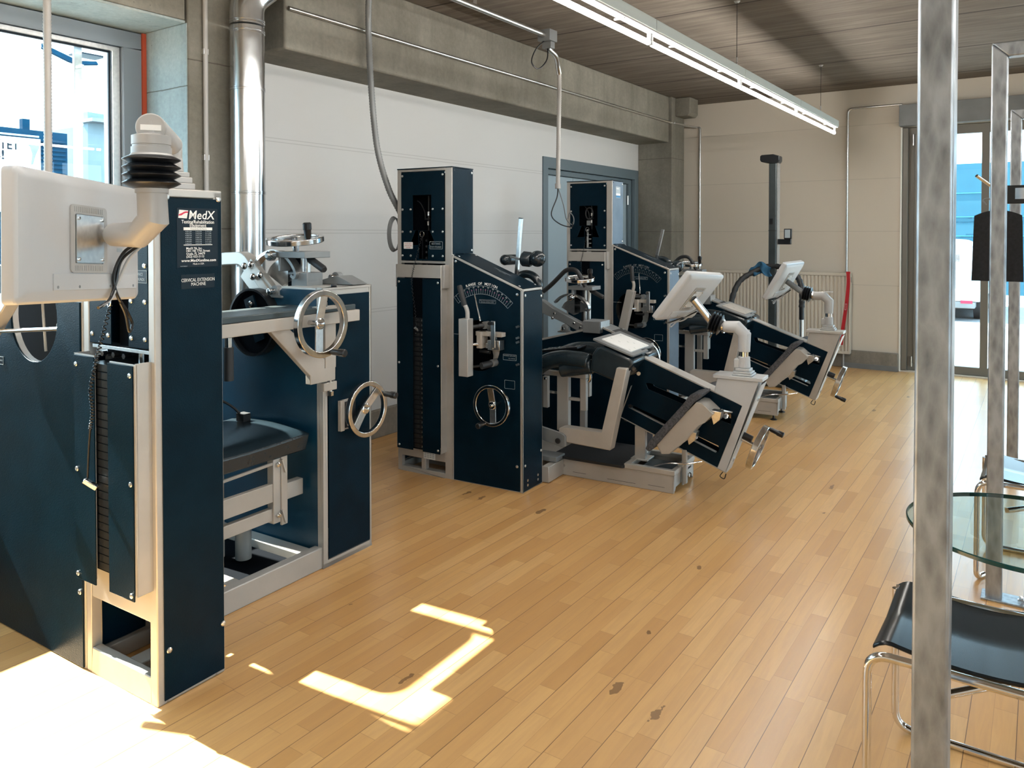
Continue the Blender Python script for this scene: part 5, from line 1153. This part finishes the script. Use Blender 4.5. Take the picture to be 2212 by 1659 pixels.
    # foot plate, near side and far side
    for y0, y1, nm in ((.400, .555, 0), (.680, .82, 1)):
        mb = MB().use('beige').prism([(.895, .555), (.925, .552), (.990, .498), (.940, .440), (.905, .420), (.880, .390), (.835, .325), (.775, .275), (.740, .238), (.690, .230), (.655, .288)], [], (0, y0, 0), EXF, EZF, -(y1-y0))
        fpz = mb.build('footplate', root, bevel=.003)
        mb = MB().use('foam').prism([(.595, .250), (.618, .235), (.650, .262), (.830, .480), (.885, .555), (.925, .590), (.930, .604), (.905, .608), (.860, .592), (.815, .530), (.625, .305)], [], (0, y0-.012, 0), EXF, EZF, -(y1-y0)-.03); mb.build('foot_pad', fpz, bevel=.006, seg=2)
        for (xa, za) in ((.985, .478), (.845, .345)): MB().use('alu').prism([(xa-.02, za+.035), (xa+.045, za+.03), (xa+.035, za-.015), (xa-.0, za-.045)], [], (0, y0+.02, 0), EXF, EZF, -.06).build('slide_clamp', fpz, bevel=.002)
    MB().use('steel').cyl((1.01, .50, .50), (1.05, .56, .485), .010, n=12).cyl((1.03, .51, .47), (1.03, .53, .46), .016).build('clamp_screw', root)
    # wire under the unit
    MB().use('black').tube(spline([(1.0, .57, .13), (.985, .565, .105), (1.01, .56, .095), (1.02, .56, .125)], 6), .003, 6).build('safety_wire', fu)
    MB().use('steel').tube(spline([(.62, .47, .13), (.70, .48, .158), (.80, .50, .165), (.88, .56, .175)], 8), .005, 8).build('air_line', root)
    # ---- monitor arm on the end block
    c0 = Vector((1.105, .617, 0))
    mb = MB().use('white' if not variant else 'cream')
    for r_, za, zb_ in ((.056, .694, .706), (.050, .706, .718), (.040, .718, .735)): mb.box(c0.x-r_, c0.x+r_, c0.y-r_, c0.y+r_, za, zb_)
    mb.cyl(c0+Vector((0,0,.735)), c0+Vector((0,0,.800)), .036, .033); mb.box(c0.x-.052, c0.x-.02, c0.y-.03, c0.y+.03, .735, .785); ab = mb.build('arm_base', root, bevel=.004)
    MB().use('chrome').cyl(c0+Vector((0,0,.80)), c0+Vector((0,0,.830)), .025, n=28).build('arm_column', ab)
    mb = MB().use('white' if not variant else 'cream'); el = [c0+Vector((0,0,.828)), c0+Vector((.002,0,.925)), c0+Vector((-.040,0,.966)), c0+Vector((-.115,0,.964))]
    mb.tube(el, .034, 24, [.033, .037, .037, .033]); em = mb.build('elbow_arm', ab, bevel=.002, angle=28)
    if variant: MB().use('white').bar(c0+Vector((-.04, 0, .999)), c0+Vector((.03, 0, .999)), .03, .006).build('arm_cap', em)
    mc, rt, up = [Vector(v_) for v_ in mon]
    r_ = rt.normalized(); u_ = (up-r_*up.dot(r_)).normalized(); nn = r_.cross(u_)
    b0_ = c0+Vector((-.12, 0, .966)); tgt = mc+nn*.03
    bax = (tgt-b0_).normalized(); bax2 = (bax+Vector((-1.2,0,0))).normalized(); bc = b0_+bax2*.045
    MB().use('steel').cyl(b0_+Vector((.006,0,0)), b0_+Vector((-.004,0,0)), .040, n=28).build('flange', em)
    bellows(root, bc, bax2, .064, .070, 4)
    MB().use('alu' if not variant else 'slate').cyl(bc+bax2*.03, tgt, .0225, n=28).build('monitor_tube', em)
    cab_ = lambda x, y_, k=0: tuple(mc+r_*x+u_*y_+nn*(.030+k))
    monitor(root, tuple(mc), r_, u_, .52, .335, .046, [('black', [cab_(.03, -.05, .05), cab_(.0, -.10, .03), cab_(-.06, -.15, .01), cab_(-.12, -.175), cab_(-.16, -.16)]), ('white', [cab_(.02, -.05, .04), cab_(-.02, -.12, .02), cab_(-.06, -.185), cab_(-.02, -.21), cab_(.01, -.16), cab_(.02, -.10, .02)]), ('white', [cab_(.03, -.04, .04), cab_(.0, -.13, .03), cab_(-.03, -.17), cab_(-.08, -.165)])])
    # ---- head rest
    mb = MB().use('alu').bar((-.300, .42, 1.10), (-.255, .42, 1.60), .022, .022, (0,1,0)); mb.use('black').bar((-.255, .42, 1.598), (-.2545, .42, 1.604), .024, .024, (0,1,0)); hr = mb.build('headrest_rod', root, bevel=.002) if not variant else MB().use('alu').bar((-.300, .42, 1.10), (-.205, .42, 1.50), .022, .022, (0,1,0)).build('headrest_rod', root)
    hz = 1.345 if not variant else 1.185
    xo = 0 if not variant else .06
    MB().use('slate').bar((-.33+xo, .40, hz+.012), (-.21+xo, .40, hz-.012), .03, .012, (0,0,1)).build('headrest_bracket', hr)
    mb = MB().use('vinyl').cyl((-.345+xo, .36, hz-.01), (-.345+xo, .50, hz-.01), .034, n=24).sphere((-.345+xo, .37, hz-.01), .034, 16); mb.build('head_pad', hr, bevel=.006)
    mb = MB().use('vinyl').lathe([(.040, 0), (.048, .01), (.048, .055), (.042, .065)], (-.235+xo, .40, hz), (1,.1,-.1), 28).sphere((-.135+xo, .42, hz), .052, 22, (1, 1.05, 1)); mb.build('head_pad', hr)
    mb = MB().use('vinyl').tube([(-.23+.09*math.cos(t), .45, 1.16+.085*math.sin(t)) for t in [PI*.02+PI*.96*i/16 for i in range(17)]], .026, 16); mb.build('neck_roll', root)
    mb = MB().use('vinyl').prism([(-.48, .70), (-.40, .72), (-.32, 1.20), (-.40, 1.22)], [], (0, .36, 0), EXF, EZF, -.28); mb.build('backrest', root, bevel=.02, seg=3)
    # ---- counter-rotation unit
    pre = set(root.children)
    arc_mech(root, (.024, .62, 1.097), (.048, .62, 1.212), (.88, .90), .098)
    mb = MB().use('slate').prism([(-.34, 1.11), (-.195, 1.065), (-.12, 1.02), (.19, .885), (.19, .855), (.10, .86), (-.05, .93), (-.34, 1.03)], [], (0, .60, 0), EXF, EZF, -.05); mb.build('swing_arm', root, bevel=.004)
    for x, z in ((-.105, .985), (.035, .930), (-.12, .955), (.08, .905)): MB().use('steel').lathe([(.010, 0), (.010, .006), (.006, .010)], (x, .598, z), (0,-1,0), 14).build('dome_nut', root)
    pillow_block(root, -.03, .59, .865)
    mb = MB().use('rubber').tube(fillet([(-.19, .60, 1.125), (-.13, .60, 1.17), (-.02, .60, 1.275), (.05, .60, 1.275), (.115, .60, 1.165)], .05, 6), .0145, 14); mb.build('pull_bar_grip', root)
    MB().use('silver').tube([(-.30, .60, 1.02), (-.17, .60, 1.142)], .0115, 12).build('pull_bar', root)
    place_group(root, pre, (.024, .62, 1.097), (-.218, 1.12, 1.052), 1.11)
    return root
V = lambda *a: Vector(a)
lumbar((-2.462, 3.705, 0), 'middle navy and silver back training machine with white footrest block and tilted white monitor', 0.0,
       (V(.800, .572, 1.136), V(.055, .577, -.036), V(.214, .017, .278)), False)
lumbar((-2.462, 5.825, .04), 'rearmost back training machine standing before the grey steel door, with blue sticker on tower', .04,
       (V(.762, .622, 1.085), V(.055, .588, .004), V(.169, .014, .291)), True)

# ================================================================ RIGHT SIDE AND BACK
def portal_frame(y, x0, x1, top, name, label, s=.062, foot=True):
    """galvanised square-tube frame, left post visible, mitred top and bottom bars"""
    r = thing(empty(name, (x0, y, 0)), label, 'steel frame', 'galvanised steel frames on the right')
    mb = MB().use('galv').prism([(-s/2, 0), (s/2, 0), (s/2, top-s), (-s/2, top)], [], (0, -s/2, 0), EXF, EZF, -s); mb.build('left_post', r, bevel=.007, seg=3)
    w_ = x1-x0
    MB().use('galv').prism([(-s/2+.0006, top), (s/2+.0006, top-s), (w_-s/2, top-s), (w_+s/2, top)], [], (0, -s/2, 0), EXF, EZF, -s).build('top_bar', r, bevel=.005, seg=2)
    MB().use('galv').prism([(w_-s/2, 0), (w_+s/2, 0), (w_+s/2, top), (w_-s/2, top-s)], [], (0, -s/2, 0), EXF, EZF, -s).build('right_post', r, bevel=.007, seg=3)
    if foot:
        MB().use('galv').box(-.045, .20, -.05, .05, 0, .008).build('foot_plate', r, bevel=.002); MB().use('steel').lathe([(.014, 0), (.014, .006), (.009, .007), (.009, .016), (.004, .020)], (.095, 0, .008), EZF, 6).build('anchor_bolt', r)
        MB().use('galv').box(w_-.2, w_+.045, -.05, .05, 0, .008).build('foot_plate', r, bevel=.002)
    else: MB().use('galv').box(s/2+.0006, w_-s/2-.0006, -s/2, s/2, 0, s).build('bottom_bar', r, bevel=.005)
    return r
portal_frame(1.778, -.178, 1.15, 2.27, 'steel_frame', 'nearest galvanised square-tube frame, its thick post rising in the right foreground', .066)
portal_frame(3.74, -.150, 1.15, 2.275, 'steel_frame', 'galvanised frame behind the glass table, second from the front', .058)
portal_frame(5.70, -.140, 1.15, 2.265, 'steel_frame', 'farthest galvanised frame, standing behind the hanging black coat', .060, False)

# coat rack with black coat
rk = thing(empty('coat_rack', (.10, 5.03, 0)), 'black wall-less coat rack bar with metal box between the two rear steel frames', 'coat rack')
rk['label'] = 'black coat rack with a horizontal bar between the two rear steel frames'
MB().use('black').cyl((.55, 0, 0), (.55, 0, 1.78), .018).build('pole', rk); MB().use('black').cyl((.55, 0, 0), (.55, 0, .02), .19, n=32).build('base', rk)
MB().use('black').box(-.265, .60, -.03, .02, 1.665, 1.765).build('cross_bar', rk, bevel=.004)
MB().use('chrome').box(-.225, -.165, -.034, -.030, 1.69, 1.75).build('metal_plate', rk)
MB().use('chrome').cyl((-.40, -.12, 1.818), (-.30, -.02, 1.735), .009, n=14).build('peg', rk)
ct = thing(empty('coat', (-.195, 4.98, 1.63)), 'plain black coat hanging from the coat rack behind the second steel frame', 'coat')
def cloth_sheet(x0, x1, z0, z1, y, amp, nx=24, nz=20, th=.03):
    v = []; f = []
    for s_ in (0, 1):
        for j in range(nz+1):
            for i in range(nx+1):
                u = i/nx; t = j/nz; x = x0+(x1-x0)*u; z = z1+(z0-z1)*t
                sh = .03*(abs(u-.5)*2)**2 if j < 3 else 0
                v.append((x+(u-.5)*.02*t, y+(th*s_)*(1-.6*abs(u-.5))+amp*math.sin(u*17+s_*.8)*(.3+t)*.5, z-sh*(1-t)))
    k = nx+1; o = (nz+1)*k
    for s_ in (0, 1):
        for j in range(nz):
            for i in range(nx): a = s_*o+j*k+i; f.append((a, a+1, a+k+1, a+k))
    for i in range(nx): f.append((i, i+1, o+i+1, o+i)); b = nz*k; f.append((b+i, b+i+1, o+b+i+1, o+b+i))
    for j in range(nz): f.append((j*k, (j+1)*k, o+(j+1)*k, o+j*k)); f.append((j*k+nx, (j+1)*k+nx, o+(j+1)*k+nx, o+j*k+nx))
    return v, f
MB().use('cloth').add(*cloth_sheet(-.115, .105, -.385, .0, -.05, .012)).build('coat_body', ct, angle=80)
MB().use('slate').tube(spline([(-.06, -.02, .03), (-.075, -.02, .055), (-.05, -.02, .065), (-.035, -.02, .04), (-.035, -.02, .0)], 6), .004, 8).build('hanger_hook', ct)
hg = thing(empty('clothes_hanger', (-.07, 5.0, 1.70)), 'brown wooden clothes hanger on the coat rack at the right picture edge', 'clothes hanger')
MB().use('wood').bar((.0, -.06, .14), (.03, -.06, .02), .012, .022, (0,1,0)).build('hanger_arm', hg, bevel=.003); MB().use('wood').bar((.0, -.065, -.01), (.12, -.065, -.015), .012, .02, (0,0,1)).build('hanger_bar', hg, bevel=.003)
MB().use('chrome').tube([(.03, -.06, .02), (.03, -.05, -.005), (.02, -.06, -.01)], .003, 6).build('hanger_hook', hg)

# glass table
gt = thing(empty('glass_table', (-.010, 2.44, 0)), 'round glass-topped table behind the nearest steel post', 'table')
mb = MB().use('tableglass').lathe([(.296, 0), (.296, .010)], (0, 0, .712), EZF, 96); mb.build('glass_top', gt)
MB().use('glassedge').lathe([(.2965, 0), (.300, .002), (.300, .010), (.2965, .012)], (0, 0, .711), EZF, 96, True).build('glass_rim', gt)
MB().use('chrome').cyl((.26, .02, .03), (.26, .02, .711), .022).build('column', gt); MB().use('chrome').lathe([(.11, 0), (.11, .008), (.03, .03)], (.26, .02, 0), EZF, 40).build('base', gt)

# cantilever stools: bent black plywood seat, chrome tube
def stool(loc, rz, label):
    r = thing(empty('stool', loc, rz), label, 'stool', 'chrome stools with black seats')
    nx, ny = 30, 14; v = []; f = []; L_, W_ = .46, .42
    for s_ in (0, 1):
        for j in range(ny+1):
            for i in range(nx+1):
                u = i/nx; w_ = j/ny; x = L_*u; y = W_*w_
                z = .455-.030*math.sin(PI*u)**.8+.0*w_; z += -.030*max(0, (.10-u)/.10)**2-.030*max(0, (u-.90)/.10)**2 + .012*abs(w_-.5)*2
                v.append((x, y, z-.012*s_))
    k = nx+1; o = k*(ny+1)
    for j in range(ny):
        for i in range(nx): a = j*k+i; f.append((a, a+1, a+k+1, a+k)); f.append((o+a+k, o+a+k+1, o+a+1, o+a))
    for i in range(nx): f.append((i+1, i, o+i, o+i+1)); b = ny*k; f.append((b+i, b+i+1, o+b+i+1, o+b+i))
    for j in range(ny): f.append((j*k, (j+1)*k, o+(j+1)*k, o+j*k)); f.append(((j+1)*k+nx, j*k+nx, o+j*k+nx, o+(j+1)*k+nx))
    MB().use('leather').add(v, f).build('seat', r, bevel=.004, seg=2, angle=50)
    t = .0115
    fr_ = fillet([(.02, .02, t), (-.006, -.035, t), (-.006, -.035, .432), (L_+.006, -.035, .432), (L_+.006, -.035, t), (L_-.02, .02, t)], .055, 8)
    rr_ = fillet([(.0, .40, .432), (.0, .40, t), (L_+.02, .40, t), (L_+.02, .40, .432)], .055, 8)
    MB().use('chrome').tube(fr_, t, 16).build('front_tube', r); MB().use('chrome').tube(rr_, t, 16).build('rear_tube', r); MB().use('chrome').tube([(.0, .40, .432), (L_+.02, .40, .432)], t, 14).build('rear_rail', r)
    MB().use('chrome').tube([(.10, .05, .300), (.36, .36, .300)], t, 14).build('cross_tube', r)
    for x in (.05, L_-.06):
        for y in (.03, .37): MB().use('steel').lathe([(.006, 0), (.004, .002)], (x, y, .442), EZF, 10).build('screw', r)
    return r
stool((-.352, 2.165, 0), 0, 'chrome tube stool with glossy black seat in the right foreground')
stool((-.215, 3.92, 0), 0, 'chrome tube stool with black seat behind the glass table')

# upright column trainer at the back
ct_ = thing(empty('column_trainer', (-2.28, 8.10, 0)), 'tall dark column training machine with black curved handrail near the far wall', 'exercise machine')
X0_ = 0.02
MB().use('anthracite').box(-.045, .035, -.05, .05, .10, 2.23).build('column', ct_, bevel=.012, seg=3)
MB().use('alu').box(.0351, .044, -.045, .045, .10, 2.23).build('column_edge', ct_)
MB().use('black').prism([(-.125, 2.245), (-.135, 2.265), (-.135, 2.305), (-.12, 2.315), (.0, 2.318), (.055, 2.300), (.062, 2.29), (.062, 2.25), (.05, 2.225), (-.045, 2.225)], [], (0, -.055, 0), EXF, EZF, -.11).build('column_head', ct_, bevel=.008)
MB().use('black').box(-.035, .0, -.0525, -.050, 1.60, 1.66).build('status_window', ct_); MB().use('black').box(-.046, .036, -.0515, .0505, 1.535, 1.540).build('column_joint', ct_)
MB().use('black').box(.044, .17, -.02, .02, 1.395, 1.45).build('display_arm', ct_, bevel=.003)
dsp = MB().use('black').box(.105, .180, -.03, .0, 1.45, 1.555).build('display', ct_, bevel=.004); MB().use('decal_grey').box(.115, .168, -.0312, -.030, 1.462, 1.545).build('screen', dsp)
mb = MB(); hp = [(-.345, -.30, .60), (-.345, -.28, .82), (-.30, -.20, 1.00), (-.20, -.10, 1.10), (-.06, -.04, 1.165), (.08, -.04, 1.165), (.20, -.10, 1.12), (.29, -.16, 1.05), (.335, -.22, .93), (.335, -.23, .78)]
P_ = spline(hp, 10); mb.use('rubber').tube(P_, .026, 12, [.024+.006*abs(math.sin(i*.9)) for i in range(len(P_))]); mb.build('handrail', ct_)
MB().use('alu').cyl((.335, -.23, .10), (.335, -.23, .72), .020).use('black').cyl((.335, -.23, .66), (.335, -.23, .80), .024).build('rail_post', ct_)
MB().use('alu').cyl((-.345, -.30, .10), (-.345, -.30, .60), .020).build('rail_post', ct_)
MB().use('anthracite').box(-.42, .42, -.42, .32, 0, .10).build('platform', ct_, bevel=.02)
tv, tf = cloth_sheet(-.215, -.02, 1.08, 1.20, -.09, .03, 18, 10, .05)
tb = MB().use('blue').add([(x+.012*math.sin(z*60), y+.012*math.sin(x*55+z*30), z+.018*math.sin(x*40)) for x, y, z in tv], tf).build('towel', angle=80)
tb.location = ct_.location; thing(tb, 'crumpled blue cloth draped over the curved handrail', 'cloth')
# red band leaning on the radiator
mb = MB().use('red'); bp = spline([(-1.772, 9.17, 1.075), (-1.768, 9.165, .95), (-1.780, 9.16, .78), (-1.800, 9.155, .60), (-1.822, 9.15, .42), (-1.835, 9.15, .27)], 8)
for i in range(len(bp)-1): mb.bar(bp[i], bp[i+1], .036, .008, (0,1,0))
mb.box(-1.792, -1.752, 9.165, 9.178, 1.06, 1.085)
rb = mb.build('rubber_strap'); thing(rb, 'red strap hanging down the right end of the radiator', 'strap')
mb = MB().use('decal_white')
for (xa, za, h_) in ((-1.806, .66, .07), (-1.829, .42, .06)): mb.prism(rect(-.008, .008, 0, h_), [rect(-.006, .006, .003, h_-.003)], (xa+.012, 9.148, za), (.99,0,-.08), (.10,0,.99), -.001)
mb.build('printed_boxes', rb)
